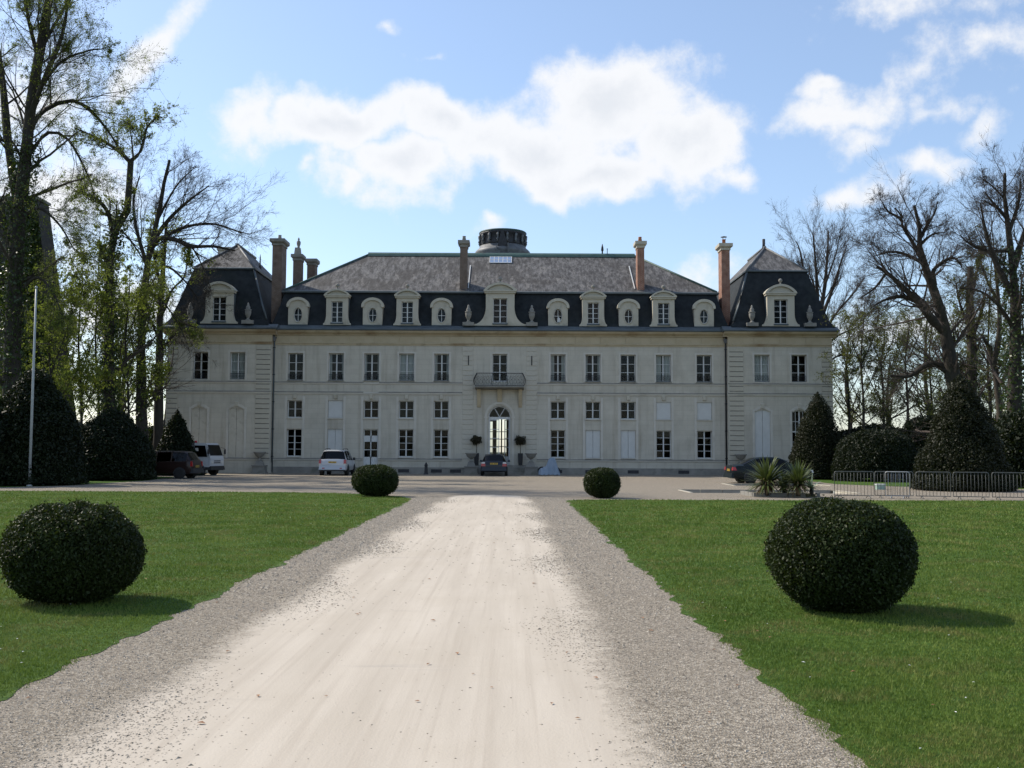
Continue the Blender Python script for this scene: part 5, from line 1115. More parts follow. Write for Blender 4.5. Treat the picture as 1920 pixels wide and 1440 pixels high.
for k, (px, yy, top, lab) in enumerate(((1617, 72, 560, 'slim budding tree close to the right pavilion wall'), (1655, 78, 600, 'budding thin tree beside the slim one right of the pavilion'), (1700, 74, 590, 'budding thin tree under the leaning tree limbs'), (1745, 84, 560, 'budding tree seen behind the leaning trunk'), (1590, 84, 640, 'low budding tree touching the right pavilion corner'), (1855, 72, 480, 'budding tree filling the gap left of the tall right tree'), (1900, 70, 520, 'greenish budding tree at the right picture edge'))):
    tree('budding_tree', lab, yy, [([(px, 880), (px + 2, 760), (px - 3, 680), (px + 2, top + 50), (px + 5, top)], 0.13, 0.03), ([(px + 1, 740), (px + 28, 690), (px + 44, 640)], 0.05, 0.012), ([(px, 760), (px - 26, 710), (px - 42, 670)], 0.05, 0.012),
        ([(px, 680), (px + 22, 630), (px + 30, 590)], 0.05, 0.012), ([(px, 690), (px - 20, 640), (px - 34, 600)], 0.05, 0.012), ([(px, 800), (px + 34, 770), (px + 52, 750)], 0.045, 0.012)],
        (px, 890), SMALL, 'bark', 'twig', 'leaf_bud', 2, 0.05, group='budding trees right of the house')
# the wood beyond: one tree of each build, then copies
def wood():
    protos = []
    for k in range(3):
        h = (12, 14, 10)[k]; t = empty('woodland_tree', (0, 300, 0))
        P = [resample([(0, 0, -0.1), (0.2, 0.1, h * 0.3), (-0.2, 0.2, h * 0.6), (0.3 * k, 0, h)], 12)]; Rr = [np.linspace(0.26, 0.05, 12)]
        P, Rr = np.array(P), np.array(Rr); v, f = tubes(P, Rr, 7); link('trunk', np_mesh('trunk', v, f, ('bark', 'bark_light', 'bark')[k], True), t)
        p1, r1 = spawn(P, Rr, 22, 0.25, 1, 0.75, 0.25, 4.6, 0.3, 0.5, 7, 0.16, 0.08, 0.25); p2, r2 = spawn(p1, r1, 9, 0.1, 1, 0.7, 0.25, -0.45, 0.3, 0.5, 4, 0.2, 0.05, 0.3, rmin=0.01); p3, r3 = spawn(p2, r2, 6, 0.1, 1, 0.7, 0.25, -0.5, 0.3, 0.6, 3, 0.2, 0.03, 0.4, rmin=0.009)
        v, f = join([tubes(p1, r1, 4), tubes(p2, r2, 3), tubes(p3, r3, 3)]); link('crown', np_mesh('crown', v, f, ('twig', 'twig_red', 'twig')[k]), t)
        C = along(p3, (3, 1, 4)[k], 0.3, 0.06); v, f = leaves(C, 0.075); link('foliage', np_mesh('foliage', v, f, ('leaf_spring', 'leaf_bud', 'leaf_bud')[k]), t)
        protos.append(t)
    spots = [(-44, 70), (-52, 62), (-40, 84), (-47, 92), (-36, 98), (-56, 80), (-32.5, 88), (-30, 104), (-60, 98), (-38, 112), (-50, 112),
             (33, 92), (37, 84), (42, 78), (47, 88), (52, 80), (40, 98), (46, 104), (55, 96), (34, 106), (60, 88), (51, 112), (64, 104), (30.5, 100)]
    for i, (x, y) in enumerate(spots):
        src = protos[i % 3]; o = src if i < 3 else copy_tree(src)
        o.location = (x + RNG.uniform(-1, 1), y, 0); o.rotation_euler = (0, 0, RNG.uniform(0, 6.28)); s = RNG.uniform(0.8, 1.15); o.scale = (s, s, s)
        tag(o, 'dim woodland tree crowded behind the nearer trees left of the house' if x < 0 else 'dim woodland tree crowded behind the nearer trees right of the house', 'tree', 'wood left of the house' if x < 0 else 'wood right of the house')
wood()

# ------------------------------------------------------------------ clipped shrubs
def surface_points(n, prof, lump, seed):
    """random points and outward normals on a lathe-like body: prof(t)->(r,z); lump adds uneven growth"""
    rg = np.random.default_rng(seed); T = np.linspace(0, 1, 200); rz = np.array([prof(t) for t in T]); ds = np.linalg.norm(np.diff(rz, axis=0), axis=1) * (rz[1:, 0] + rz[:-1, 0]) / 2
    cdf = np.r_[0, np.cumsum(ds)]; t = np.interp(rg.uniform(0, cdf[-1], n), cdf, T); r = np.interp(t, T, rz[:, 0]); z = np.interp(t, T, rz[:, 1])
    dr = np.gradient(rz[:, 0], T); dzv = np.gradient(rz[:, 1], T); nr = np.interp(t, T, dzv); nz = -np.interp(t, T, dr); ln = np.hypot(nr, nz) + 1e-9; nr, nz = nr / ln, nz / ln
    a = rg.uniform(0, 2 * np.pi, n); N = np.stack([nr * np.cos(a), nr * np.sin(a), nz], 1); P = np.stack([r * np.cos(a), r * np.sin(a), z], 1)
    return P, N
def shrub(name, label, base, prof, n, size, mat, lump, depth, sx=1.0, sy=1.0, cat='shrub', group=None, seed=1, flat=0.7, trunk=None, bumps=(), tip=False):
    t = empty(name, base, label=label, cat=cat, group=group)
    def shape(P, N, inset=0.0):
        k = 0
        for i, (fx, fy, fz, ph) in enumerate(((2.1, 1.7, 2.3, seed), (4.3, 3.9, 4.9, seed * 2.1), (8.7, 9.3, 8.1, seed * 3.7))):
            q = P / (lump[1]); k = k + np.sin(q[:, 0] * fx + ph) * np.sin(q[:, 1] * fy + ph * 1.3) * np.cos(q[:, 2] * fz + ph * 0.7) / (i + 1)
        k = k * np.clip(np.hypot(P[:, 0], P[:, 1]) / (2.5 * lump[0]) , 0, 1) if tip else k
        P = P + N * (lump[0] * k - inset)[:, None]
        for (bx, bz, br, ba) in bumps:          # tufts or clefts: angle-less, by x and z
            g = np.exp(-(((P[:, 0] - bx) / br) ** 2 + ((P[:, 2] - bz) / br) ** 2)); P = P + N * (g * ba)[:, None]
        P[:, 2] = np.maximum(P[:, 2], 0.02); return P * np.array([sx, sy, 1.0])
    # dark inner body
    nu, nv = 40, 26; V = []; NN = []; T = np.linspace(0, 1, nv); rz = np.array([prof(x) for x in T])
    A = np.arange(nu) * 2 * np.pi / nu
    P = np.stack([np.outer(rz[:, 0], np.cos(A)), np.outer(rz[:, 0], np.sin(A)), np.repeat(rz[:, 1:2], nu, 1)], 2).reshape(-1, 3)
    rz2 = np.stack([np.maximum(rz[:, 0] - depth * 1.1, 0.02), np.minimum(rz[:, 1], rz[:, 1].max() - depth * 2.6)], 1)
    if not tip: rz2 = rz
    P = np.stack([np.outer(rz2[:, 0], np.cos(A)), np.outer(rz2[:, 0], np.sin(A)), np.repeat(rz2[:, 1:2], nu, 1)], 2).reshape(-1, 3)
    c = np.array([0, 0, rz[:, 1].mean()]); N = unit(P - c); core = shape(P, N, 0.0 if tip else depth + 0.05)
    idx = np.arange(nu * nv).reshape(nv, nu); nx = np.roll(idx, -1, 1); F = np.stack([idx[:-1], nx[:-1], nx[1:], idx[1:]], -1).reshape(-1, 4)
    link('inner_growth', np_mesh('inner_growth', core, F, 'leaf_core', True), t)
    P, N = surface_points(n, prof, lump, seed); rg2 = np.random.default_rng(seed + 1000); off = rg2.uniform(0.0, 0.95, (n, 1)); stray = rg2.uniform(0, 1, (n, 1)) < 0.015; off = np.where(stray, rg2.uniform(-0.32, 0.0, (n, 1)), off)
    Q = shape(P, N, 0) - N * np.minimum(off * depth, 0.8 * np.hypot(P[:, :1], P[:, 1:2]))
    v, f = leaves(Q, size, 0.3, N, flat); link('foliage', np_mesh('foliage', v, f, mat), t)
    m = MB(); m.tube([(0, 0, -0.05), (0.03, 0.02, 0.3)], [0.12, 0.09], 7); m.build('trunk', 'bark', t)
    return t
def ball(h, r, foot=0.5):
    """squat clipped ball: narrow foot, widest at mid height"""
    def f(t):
        a = -math.pi / 2 * 0.92 + t * math.pi * 0.96; return (max(0.02, r * max(0, math.cos(a)) ** 0.78), h / 2 + h / 2 * math.sin(a) * 1.0)
    return f
def cone(h, r, p=1.0, round_=0.08):
    def f(t):
        if t < 0.1: return (r * (0.80 + 2.0 * t), h * 0.02 * t * 10)
        u = (t - 0.1) / 0.9; return (max(0.01, r * max(0.0, 1 - u ** p) ** 0.78), h * (0.02 + 0.98 * u))
    return f
def dome(h, r):
    def f(t):
        a = t * math.pi / 2; return (max(0.01, r * math.cos(a) ** 0.6), h * math.sin(a) ** 0.9)
    return f
def gp(px, py): p = on_ground(px, py); return Vector((p.x, p.y, 0))
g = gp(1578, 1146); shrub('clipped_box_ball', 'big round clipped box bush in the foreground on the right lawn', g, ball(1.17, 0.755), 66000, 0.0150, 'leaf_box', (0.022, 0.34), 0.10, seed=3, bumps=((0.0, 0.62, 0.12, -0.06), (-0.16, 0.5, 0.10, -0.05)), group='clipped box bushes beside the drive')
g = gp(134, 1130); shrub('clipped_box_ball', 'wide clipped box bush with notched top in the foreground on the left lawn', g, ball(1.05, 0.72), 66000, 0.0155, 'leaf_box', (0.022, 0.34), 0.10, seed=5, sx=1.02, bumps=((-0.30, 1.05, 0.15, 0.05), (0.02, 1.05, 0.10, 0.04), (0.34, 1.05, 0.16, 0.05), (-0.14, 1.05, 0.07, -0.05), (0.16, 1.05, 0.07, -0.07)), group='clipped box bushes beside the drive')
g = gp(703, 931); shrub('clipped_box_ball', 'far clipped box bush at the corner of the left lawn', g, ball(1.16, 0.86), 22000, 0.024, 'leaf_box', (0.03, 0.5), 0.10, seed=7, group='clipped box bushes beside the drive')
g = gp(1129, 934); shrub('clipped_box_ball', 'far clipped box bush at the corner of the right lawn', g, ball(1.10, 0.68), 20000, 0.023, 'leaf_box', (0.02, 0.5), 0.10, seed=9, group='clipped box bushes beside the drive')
def P0(px, Y): p = at(px, 880, Y); return Vector((p.x, Y, 0))
def yew(px, Y, wpx, top, fn, label, n, mat, lump=(0.10, 1.1), size=0.07, seed=1, p=1.0, name='clipped_yew', sy=1.0, bottom=None):
    s = Y / FPX; b = P0(px, Y); h = at(px, top, Y).z; r = wpx / 2 * s
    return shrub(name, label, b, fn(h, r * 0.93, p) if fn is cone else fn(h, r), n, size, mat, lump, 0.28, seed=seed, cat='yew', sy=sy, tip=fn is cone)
yew(60, 48.5, 210, 690, cone, 'huge dark yew mass behind the flagpole at the far left', 36000, 'leaf_yew', (0.22, 1.6), 0.065, 11, 1.9)
yew(-60, 47, 190, 740, dome, 'dark yew bush cut off by the left picture edge', 14000, 'leaf_yew', (0.2, 1.4), 0.085, 12)
yew(205, 57, 185, 766, cone, 'broad flat-topped dark yew between flagpole and brown car', 30000, 'leaf_yew', (0.16, 1.4), 0.062, 13, 2.2)
yew(150, 62, 120, 800, dome, 'low dark yew filling the gap behind the broad yew', 10000, 'leaf_yew', (0.16, 1.2), 0.08, 14)
yew(330, 68, 116, 766, cone, 'slim pointed dark yew cone beside the white truck', 16000, 'leaf_yew', (0.08, 0.9), 0.07, 15, 0.92)
yew(1535, 66, 122, 733, cone, 'tall smooth yew cone in front of the right pavilion', 30000, 'leaf_yew_brown', (0.06, 1.0), 0.046, 16, 1.5)
yew(1645, 62, 165, 806, dome, 'rounded dark yew bush between the two yew cones', 26000, 'leaf_yew', (0.14, 1.2), 0.052, 17)
yew(1805, 47, 200, 700, cone, 'shaggy broad yew cone behind the metal barriers', 40000, 'leaf_yew_brown', (0.16, 0.9), 0.045, 18, 1.15)
yew(1740, 70, 120, 780, dome, 'dark yew bush in the gap left of the shaggy yew', 12000, 'leaf_yew', (0.16, 1.2), 0.08, 19)
yew(1935, 52, 170, 770, dome, 'dark evergreen mass at the right edge behind the barriers', 16000, 'leaf_yew', (0.2, 1.2), 0.08, 20)
for k, (px, Y, w, top, lab) in enumerate(((250, 80, 200, 800, 'dim evergreen hedge deep in the left wood'), (60, 74, 260, 780, 'dim evergreen thicket behind the stone tower base'), (1640, 88, 200, 800, 'dim evergreen hedge behind the rounded yew bush'), (1850, 80, 240, 790, 'dim evergreen thicket behind the crooked trunk'))):
    yew(px, Y, w, top, dome, lab, 12000, 'leaf_yew', (0.3, 1.6), 0.12, 30 + k, name='evergreen_thicket')

# ivied stone tower at the far left
b = at(30, 870, 66); tw = empty('stone_tower', (b.x, 66, 0), label='flat-topped old stone tower with ivy behind the far left trees', cat='tower')
h = at(60, 368, 66).z; xr_t = at(92, 370, 68.5).x - b.x; xr_b = at(146, 720, 68.5).x - b.x + 0.4
m = MB(); V = [(-6, 0, 0), (xr_b, 0, 0), (xr_b, 3, 0), (-6, 3, 0), (-4.2, 0.8, h), (xr_t, 0.8, h), (xr_t, 2.5, h), (-4.2, 2.5, h)]
m.add(V, [(0, 1, 5, 4), (1, 2, 6, 5), (2, 3, 7, 6), (3, 0, 4, 7), (4, 5, 6, 7)]); m.build('wall', 'rubble', tw)
MB().box(-4.4, xr_t + 0.1, 0.66, 2.6, h - 0.02, h + 0.16).build('coping', 'stone_grey', tw)
nI = 30000; u, w_ = RNG.uniform(0, 1, nI), RNG.uniform(0, 1, nI) ** 1.5; xl = -6 + 1.8 * w_; xr2 = xr_b + (xr_t - xr_b) * w_
C = np.stack([xl + (xr2 - xl) * u, 0.8 * w_ - RNG.uniform(0.02, 0.3, nI), h * w_], 1); kk = (np.sin(C[:, 0] * 1.9 + 1) + np.sin(C[:, 2] * 0.8 + C[:, 0]) + 1.5 - 1.3 * w_ + RNG.normal(0, 0.3, nI)) > 0.25; C = C[kk]
v, f = leaves(C, 0.13); link('ivy', np_mesh('ivy', v, f, 'leaf_ivy'), tw)

# ------------------------------------------------------------------ vehicles (local frame: +x is the way the car faces, origin on the ground under the rear bumper)
plain('tyre', (0.02, 0.02, 0.02), 0.85); plain('alloy', (0.42, 0.43, 0.44), 0.35, 0.7); plain('trim', (0.022, 0.022, 0.024), 0.6)
plain('paint_white', (0.52, 0.53, 0.55), 0.3, coat=0.6); plain('paint_silver', (0.40, 0.42, 0.45), 0.32, 0.25, coat=0.6); plain('paint_navy', (0.014, 0.018, 0.026), 0.35, coat=0.3, spec=0.3)
plain('paint_green', (0.005, 0.011, 0.013), 0.4, coat=0.12, spec=0.2); plain('paint_brown', (0.022, 0.010, 0.008), 0.4, coat=0.2, spec=0.3)
plain('lamp_red', (0.38, 0.012, 0.012), 0.2, coat=0.5); plain('lamp_clear', (0.62, 0.60, 0.56), 0.15, coat=0.5); plain('plate_yellow', (0.62, 0.40, 0.05), 0.5); plain('plate_ink', (0.02, 0.02, 0.02), 0.5)
plain('chrome', (0.6, 0.6, 0.6), 0.15, 1.0)
def car_body(t, st, glassy, paint, open_cap=True):
    """st: stations (x, z_bottom, z_belt, z_roof, half width, half roof width); glassy: {'windscreen': [i], 'rear_window': [i], 'side_window': [i..]}"""
    rings = []
    for (x, zb, zs, zr, w, wr) in st:
        mid = zb + (zs - zb) * 0.55
        half = [(0.55 * w, zb), (0.93 * w, zb + 0.03), (w, zb + 0.14), (w * 1.005, mid), (w * 0.985, zs - 0.02), (w * 0.965, zs), (wr, zr - 0.07), (wr * 0.90, zr - 0.015), (wr * 0.45, zr + 0.008)]
        rings.append([(x, -y, z) for y, z in half] + [(x, y, z) for y, z in half[::-1]])
    n = len(rings[0]); h = n // 2; V = [p for r in rings for p in r]; groups = {'body': []}
    for i in range(len(st) - 1):
        for k in range(n):
            q = (i * n + k, i * n + (k + 1) % n, (i + 1) * n + (k + 1) % n, (i + 1) * n + k); g = 'body'
            kk = k if k < h else n - 2 - k
            if kk == 5 and i in glassy.get('side_window', ()): g = ('side_window', i, k < h)
            elif (kk >= 6 or k == h - 1) and k != n - 1 and i in glassy.get('windscreen', ()): g = 'windscreen'
            elif (kk >= 6 or k == h - 1) and k != n - 1 and i in glassy.get('rear_window', ()): g = 'rear_window'
            groups.setdefault(g, []).append(q)
    groups['body'] += [tuple(range(n - 1, -1, -1)), tuple((len(st) - 1) * n + k for k in range(n))]
    for g, F in groups.items():
        used = sorted({a for f in F for a in f}); mp = {a: j for j, a in enumerate(used)}
        m = MB().add([V[a] for a in used], [tuple(mp[a] for a in f) for f in F], True)
        nm = g if isinstance(g, str) else g[0]
        o = m.build(nm, paint if nm == 'body' else 'car_glass', t, fix=(nm == 'body'))
        if nm == 'body':
            for p in o.data.polygons: p.use_smooth = True
            try:
                o.data.set_sharp_from_angle(angle=R(38))
            except Exception: pass
WHEELS = {}
def wheel(t, x, y, r, w, spokes=7):
    wb = abs(y); y = math.copysign(wb - w / 2 + 0.03, y)
    key = (r, w, spokes)
    if key not in WHEELS:
        ty = MB().lathe([(r * 0.62, -w / 2), (r * 0.93, -w / 2), (r, -w * 0.36), (r, w * 0.36), (r * 0.93, w / 2), (r * 0.62, w / 2), (r * 0.60, 0)], (0, 0, 0), 22, 'Y').mesh('tyre', 'tyre')
        rm = MB(); rm.lathe([(r * 0.60, -w * 0.42), (r * 0.66, -w * 0.5), (r * 0.66, -w * 0.3), (r * 0.60, -w * 0.2)], (0, 0, 0), 22, 'Y'); rm.lathe([(0.0, -w * 0.46), (r * 0.17, -w * 0.46), (r * 0.17, -w * 0.2), (0, -w * 0.2)], (0, 0, 0), 12, 'Y')
        for k in range(spokes):
            a = 2 * math.pi * k / spokes; c, s = math.cos(a), math.sin(a); d = r * 0.085
            rm.add([(c * u * r + s * q, yy, s * u * r - c * q) for yy in (-w * 0.45, -w * 0.3) for u, q in ((0.12, -d), (0.12, d), (0.63, d * 0.8), (0.63, -d * 0.8))], [(0, 1, 2, 3), (7, 6, 5, 4), (0, 4, 5, 1), (1, 5, 6, 2), (2, 6, 7, 3), (3, 7, 4, 0)])
        WHEELS[key] = (ty, rm.mesh('rim', 'alloy'))
    ty, rm = WHEELS[key]; o = link('wheel', ty, t, (x, y, r)); 
    if y > 0: o.rotation_euler = (0, 0, math.pi)
    link('rim', rm, o)
    a = MB().lathe([(r * 1.16, -0.005), (r * 1.16, 0.02), (r * 1.1, 0.02)], (0, 0, 0), 22, 'Y').build('wheel_arch', 'trim', t, (x, y + (-0.012 if y < 0 else 0.0) * 1, r * 1.02))
    a.location.y = -(wb + 0.006) if y < 0 else wb - 0.009
def boxpart(t, name, mat, x0, x1, y0, y1, z0, z1, i=0.01):
    return MB().frust(x0, x1, y0, y1, z0, z1, min(i, abs(z1 - z0) * 0.3)).build(name, mat, t)
def plate(t, x, z, w=0.52, h=0.11):
    p = MB().box(x - 0.012, x, -w / 2, w / 2, z, z + h).build('number_plate', 'plate_yellow', t); m = MB(); yy = -w / 2 + 0.05
    for k in range(8):
        if k not in (4,): m.box(x - 0.016, x - 0.012, yy, yy + 0.032, z + 0.025, z + h - 0.025)
        yy += 0.055
    tag(m.build('plate_characters', 'plate_ink', p), kind='stuff')
def put(t, px, Y, heading, anchor=0.0):
    p = at(px, 880, Y); t.location = (p.x, Y, 0); t.rotation_euler = (0, 0, heading)

# silver-white off-roader, seen from behind
t = empty('parked_car', label='white off-road estate car seen from behind near the left facade', cat='car', group='cars parked before the house')
car_body(t, [(0.0, 0.42, 0.74, 0.80, 0.78, 0.74), (0.06, 0.34, 0.95, 1.00, 0.88, 0.84), (0.14, 0.32, 1.06, 1.10, 0.91, 0.86), (0.42, 0.31, 1.06, 1.63, 0.92, 0.70), (0.62, 0.30, 1.05, 1.70, 0.92, 0.70), (1.25, 0.30, 1.04, 1.72, 0.92, 0.71), (1.33, 0.30, 1.04, 1.72, 0.92, 0.71), (2.15, 0.30, 1.02, 1.71, 0.92, 0.71), (2.25, 0.30, 1.02, 1.70, 0.92, 0.71), (2.9, 0.30, 1.00, 1.64, 0.92, 0.69), (3.5, 0.30, 0.99, 1.03, 0.92, 0.85), (4.2, 0.33, 0.88, 0.92, 0.90, 0.78), (4.5, 0.38, 0.66, 0.70, 0.80, 0.66)],
    {'rear_window': (2,), 'side_window': (3, 4, 6, 8), 'windscreen': (9,)}, 'paint_white')
for y in (-0.925, 0.925): wheel(t, 0.85, y, 0.35, 0.24, 5); wheel(t, 3.55, y, 0.35, 0.24, 5)
boxpart(t, 'bumper', 'paint_silver', -0.10, 0.12, -0.90, 0.90, 0.40, 0.68, 0.05); boxpart(t, 'bumper_trim', 'trim', -0.04, 0.10, -0.86, 0.86, 0.30, 0.42)
for s in (-1, 1):
    l = boxpart(t, 'tail_light', 'lamp_red', 0.0, 0.22, s * 0.83 - 0.09, s * 0.83 + 0.09, 0.80, 1.06, 0.02); MB().box(-0.005, 0.02, s * 0.83 - 0.08, s * 0.83 + 0.08, 0.74, 0.80).build('reverse_light', 'lamp_clear', t)
    boxpart(t, 'door_mirror', 'trim', 2.72, 2.84, s * 1.0 - 0.11, s * 1.0 + 0.09, 1.02, 1.2, 0.03); MB().tube([(0.55, s * 0.6, 1.73), (0.8, s * 0.6, 1.79), (2.4, s * 0.6, 1.79), (2.7, s * 0.6, 1.71)], 0.022, 6).build('roof_rail', 'trim', t)
plate(t, -0.0, 0.84); boxpart(t, 'rear_wiper', 'trim', 0.18, 0.2, -0.3, 0.02, 1.12, 1.15); boxpart(t, 'reflector', 'lamp_red', -0.11, -0.06, -0.66, -0.5, 0.47, 0.53); boxpart(t, 'reflector', 'lamp_red', -0.11, -0.06, 0.5, 0.66, 0.47, 0.53)
put(t, 623, 69.0, R(90))
# dark hatchback before the steps
t = empty('parked_car', label='dark car with red tail lights parked at the entrance steps', cat='car', group='cars parked before the house')
car_body(t, [(0.0, 0.40, 0.70, 0.76, 0.74, 0.70), (0.07, 0.30, 0.90, 0.95, 0.84, 0.80), (0.16, 0.27, 0.99, 1.02, 0.87, 0.80), (0.62, 0.26, 0.99, 1.40, 0.88, 0.62), (0.85, 0.26, 0.97, 1.46, 0.88, 0.62), (1.35, 0.26, 0.95, 1.48, 0.88, 0.63), (1.43, 0.26, 0.95, 1.48, 0.88, 0.63), (2.2, 0.26, 0.94, 1.46, 0.88, 0.62), (2.3, 0.26, 0.94, 1.44, 0.88, 0.61), (2.65, 0.26, 0.93, 1.36, 0.88, 0.60), (3.25, 0.26, 0.92, 0.96, 0.88, 0.80), (3.95, 0.28, 0.80, 0.84, 0.86, 0.74), (4.25, 0.34, 0.62, 0.66, 0.74, 0.60)],
    {'rear_window': (2,), 'side_window': (3, 4, 6, 8), 'windscreen': (9,)}, 'paint_navy')
for y in (-0.885, 0.885): wheel(t, 0.80, y, 0.30, 0.19); wheel(t, 3.35, y, 0.30, 0.19)
boxpart(t, 'bumper', 'paint_navy', -0.10, 0.10, -0.86, 0.86, 0.36, 0.62, 0.05)
for s in (-1, 1):
    boxpart(t, 'tail_light', 'lamp_red', -0.02, 0.18, s * 0.72 - 0.15, s * 0.72 + 0.15, 0.66, 0.84, 0.02); boxpart(t, 'indicator_light', 'lamp_clear', 0.0, 0.18, s * 0.72 - 0.13, s * 0.72 + 0.13, 0.842, 0.94, 0.02)
    boxpart(t, 'door_mirror', 'paint_navy', 2.52, 2.64, s * 0.98 - 0.12, s * 0.98 + 0.08, 0.93, 1.07, 0.03)
plate(t, 0.0, 0.78); boxpart(t, 'roof_aerial', 'trim', 0.95, 1.0, -0.02, 0.02, 1.46, 1.6)
put(t, 926, 70.2, R(90))
# dark green saloon, seen from its side
t = empty('parked_car', label='dark green saloon car seen from the side behind the spiky plants', cat='car', group='cars parked before the house')
car_body(t, [(0.0, 0.38, 0.72, 0.78, 0.72, 0.66), (0.08, 0.28, 0.88, 0.96, 0.82, 0.76), (0.22, 0.24, 0.94, 1.00, 0.86, 0.76), (0.62, 0.22, 0.95, 1.03, 0.87, 0.76), (1.30, 0.22, 0.94, 1.36, 0.87, 0.60), (1.62, 0.22, 0.93, 1.41, 0.87, 0.60), (2.15, 0.22, 0.92, 1.43, 0.87, 0.61), (2.27, 0.22, 0.92, 1.43, 0.87, 0.61), (2.72, 0.22, 0.91, 1.38, 0.87, 0.60), (2.95, 0.22, 0.90, 1.30, 0.87, 0.60), (3.50, 0.22, 0.88, 0.93, 0.87, 0.76), (4.2, 0.24, 0.78, 0.82, 0.85, 0.70), (4.52, 0.32, 0.60, 0.64, 0.74, 0.58)],
    {'rear_window': (3,), 'side_window': (4, 5, 7, 8), 'windscreen': (9,)}, 'paint_green')
for y in (-0.875, 0.875): wheel(t, 0.95, y, 0.31, 0.20, 6); wheel(t, 3.60, y, 0.31, 0.20, 6)
boxpart(t, 'bumper', 'paint_green', -0.08, 0.10, -0.82, 0.82, 0.30, 0.56, 0.05)
for s in (-1, 1):
    boxpart(t, 'tail_light', 'lamp_red', -0.01, 0.30, s * 0.73 - 0.13, s * 0.73 + 0.125, 0.70, 0.88, 0.03); boxpart(t, 'head_light', 'lamp_clear', 4.2, 4.5, s * 0.66 - 0.12, s * 0.66 + 0.12, 0.58, 0.74, 0.04); boxpart(t, 'door_mirror', 'paint_green', 2.86, 2.98, s * 0.96 - 0.1, s * 0.96 + 0.08, 0.90, 1.04, 0.03)
plate(t, 0.0, 0.66); put(t, 1366, 57.0, R(4))
# brown people carrier in the shade of the yews, facing left
t = empty('parked_car', label='dark brown people carrier parked in the shade under the left yews', cat='car', group='cars parked before the house')
car_body(t, [(0.0, 0.40, 0.72, 0.78, 0.74, 0.70), (0.06, 0.30, 0.94, 1.00, 0.84, 0.80), (0.12, 0.27, 1.02, 1.08, 0.87, 0.80), (0.36, 0.26, 1.02, 1.50, 0.88, 0.66), (0.55, 0.26, 1.01, 1.57, 0.88, 0.66), (1.20, 0.26, 1.00, 1.60, 0.88, 0.67), (1.28, 0.26, 1.00, 1.60, 0.88, 0.67), (2.1, 0.26, 0.98, 1.59, 0.88, 0.67), (2.2, 0.26, 0.98, 1.58, 0.88, 0.66), (2.75, 0.26, 0.96, 1.48, 0.88, 0.64), (3.55, 0.26, 0.92, 0.97, 0.88, 0.78), (4.0, 0.28, 0.80, 0.84, 0.86, 0.74), (4.25, 0.34, 0.62, 0.66, 0.74, 0.60)],
    {'rear_window': (2,), 'side_window': (3, 4, 6, 8), 'windscreen': (9,)}, 'paint_brown')
for y in (-0.885, 0.885): wheel(t, 0.72, y, 0.31, 0.20); wheel(t, 3.35, y, 0.31, 0.20)
boxpart(t, 'bumper', 'trim', -0.10, 0.10, -0.86, 0.86, 0.34, 0.60, 0.05)
for s in (-1, 1): boxpart(t, 'tail_light', 'lamp_red', -0.01, 0.14, s * 0.78 - 0.08, s * 0.78 + 0.08, 0.72, 1.0, 0.02); boxpart(t, 'door_mirror', 'trim', 2.66, 2.78, s * 0.98 - 0.1, s * 0.98 + 0.08, 0.95, 1.1, 0.03)
plate(t, 0.0, 0.66); put(t, 370, 60.5, R(176))
# white cab-over truck behind the yew cone, facing right
t = empty('small_truck', label='white cab-over truck half hidden behind the slim yew cone', cat='truck')
W = 0.86; prof = [(4.0, 0.55), (5.35, 0.55), (5.46, 0.62), (5.46, 1.10), (5.40, 1.25), (5.12, 2.02), (5.02, 2.12), (4.0, 2.14)]
cab = MB(); n = len(prof); ins = [0, 0, 0.02, 0.02, 0.0, 0.07, 0.10, 0.08]
V = [(x, -W + i, z) for (x, z), i in zip(prof, ins)] + [(x, W - i, z) for (x, z), i in zip(prof, ins)]
cab.add(V, [tuple(range(n)), tuple(range(2 * n - 1, n - 1, -1))] + [(i, n + i, n + (i + 1) % n, (i + 1) % n) for i in range(n)]); cab.build('cab', 'paint_white', t)
ws = MB(); ws.add([(5.392, -W + 0.07, 1.30), (5.392, W - 0.07, 1.30), (5.145, W - 0.13, 2.0), (5.145, -W + 0.13, 2.0)], [(0, 1, 2, 3)]); o = ws.build('windscreen', 'car_glass_dark' if 'car_glass_dark' in M else 'trim', t, (0.012, 0, 0.004), fix=False); o.data.materials[0] = M['trim_glass'] if 'trim_glass' in M else M['car_glass']
for s in (-1, 1):
    MB().add([(4.25, s * (W + 0.004), 1.22), (5.22, s * (W + 0.004), 1.22), (5.02, s * (W - 0.05), 1.96), (4.25, s * (W - 0.05), 1.96)], [(0, 1, 2, 3)]).build('side_window', 'car_glass', t, fix=False)
    MB().tube([(5.3, s * 0.86, 1.3), (5.42, s * 1.05, 1.35), (5.42, s * 1.05, 1.75), (5.2, s * 0.86, 1.85)], 0.015, 5).build('mirror_arm', 'trim', t); boxpart(t, 'door_mirror', 'trim', 5.38, 5.44, s * 1.05 - 0.09, s * 1.05 + 0.09, 1.4, 1.72)
    boxpart(t, 'head_light', 'lamp_clear', 5.44, 5.49, s * 0.62 - 0.14, s * 0.62 + 0.14, 0.78, 0.94)
for z in (0.80, 0.92): boxpart(t, 'grille_slot', 'trim', 5.45, 5.475, -0.42, 0.42, z, z + 0.06)
boxpart(t, 'bumper', 'trim', 5.0, 5.55, -0.88, 0.88, 0.36, 0.62, 0.04); boxpart(t, 'chassis', 'trim', 0, 5.0, -0.4, 0.4, 0.45, 0.62); boxpart(t, 'load_bed', 'paint_silver', 0.0, 3.8, -0.95, 0.95, 0.68, 0.80); boxpart(t, 'headboard', 'paint_silver', 3.7, 3.8, -0.95, 0.95, 0.80, 1.7)
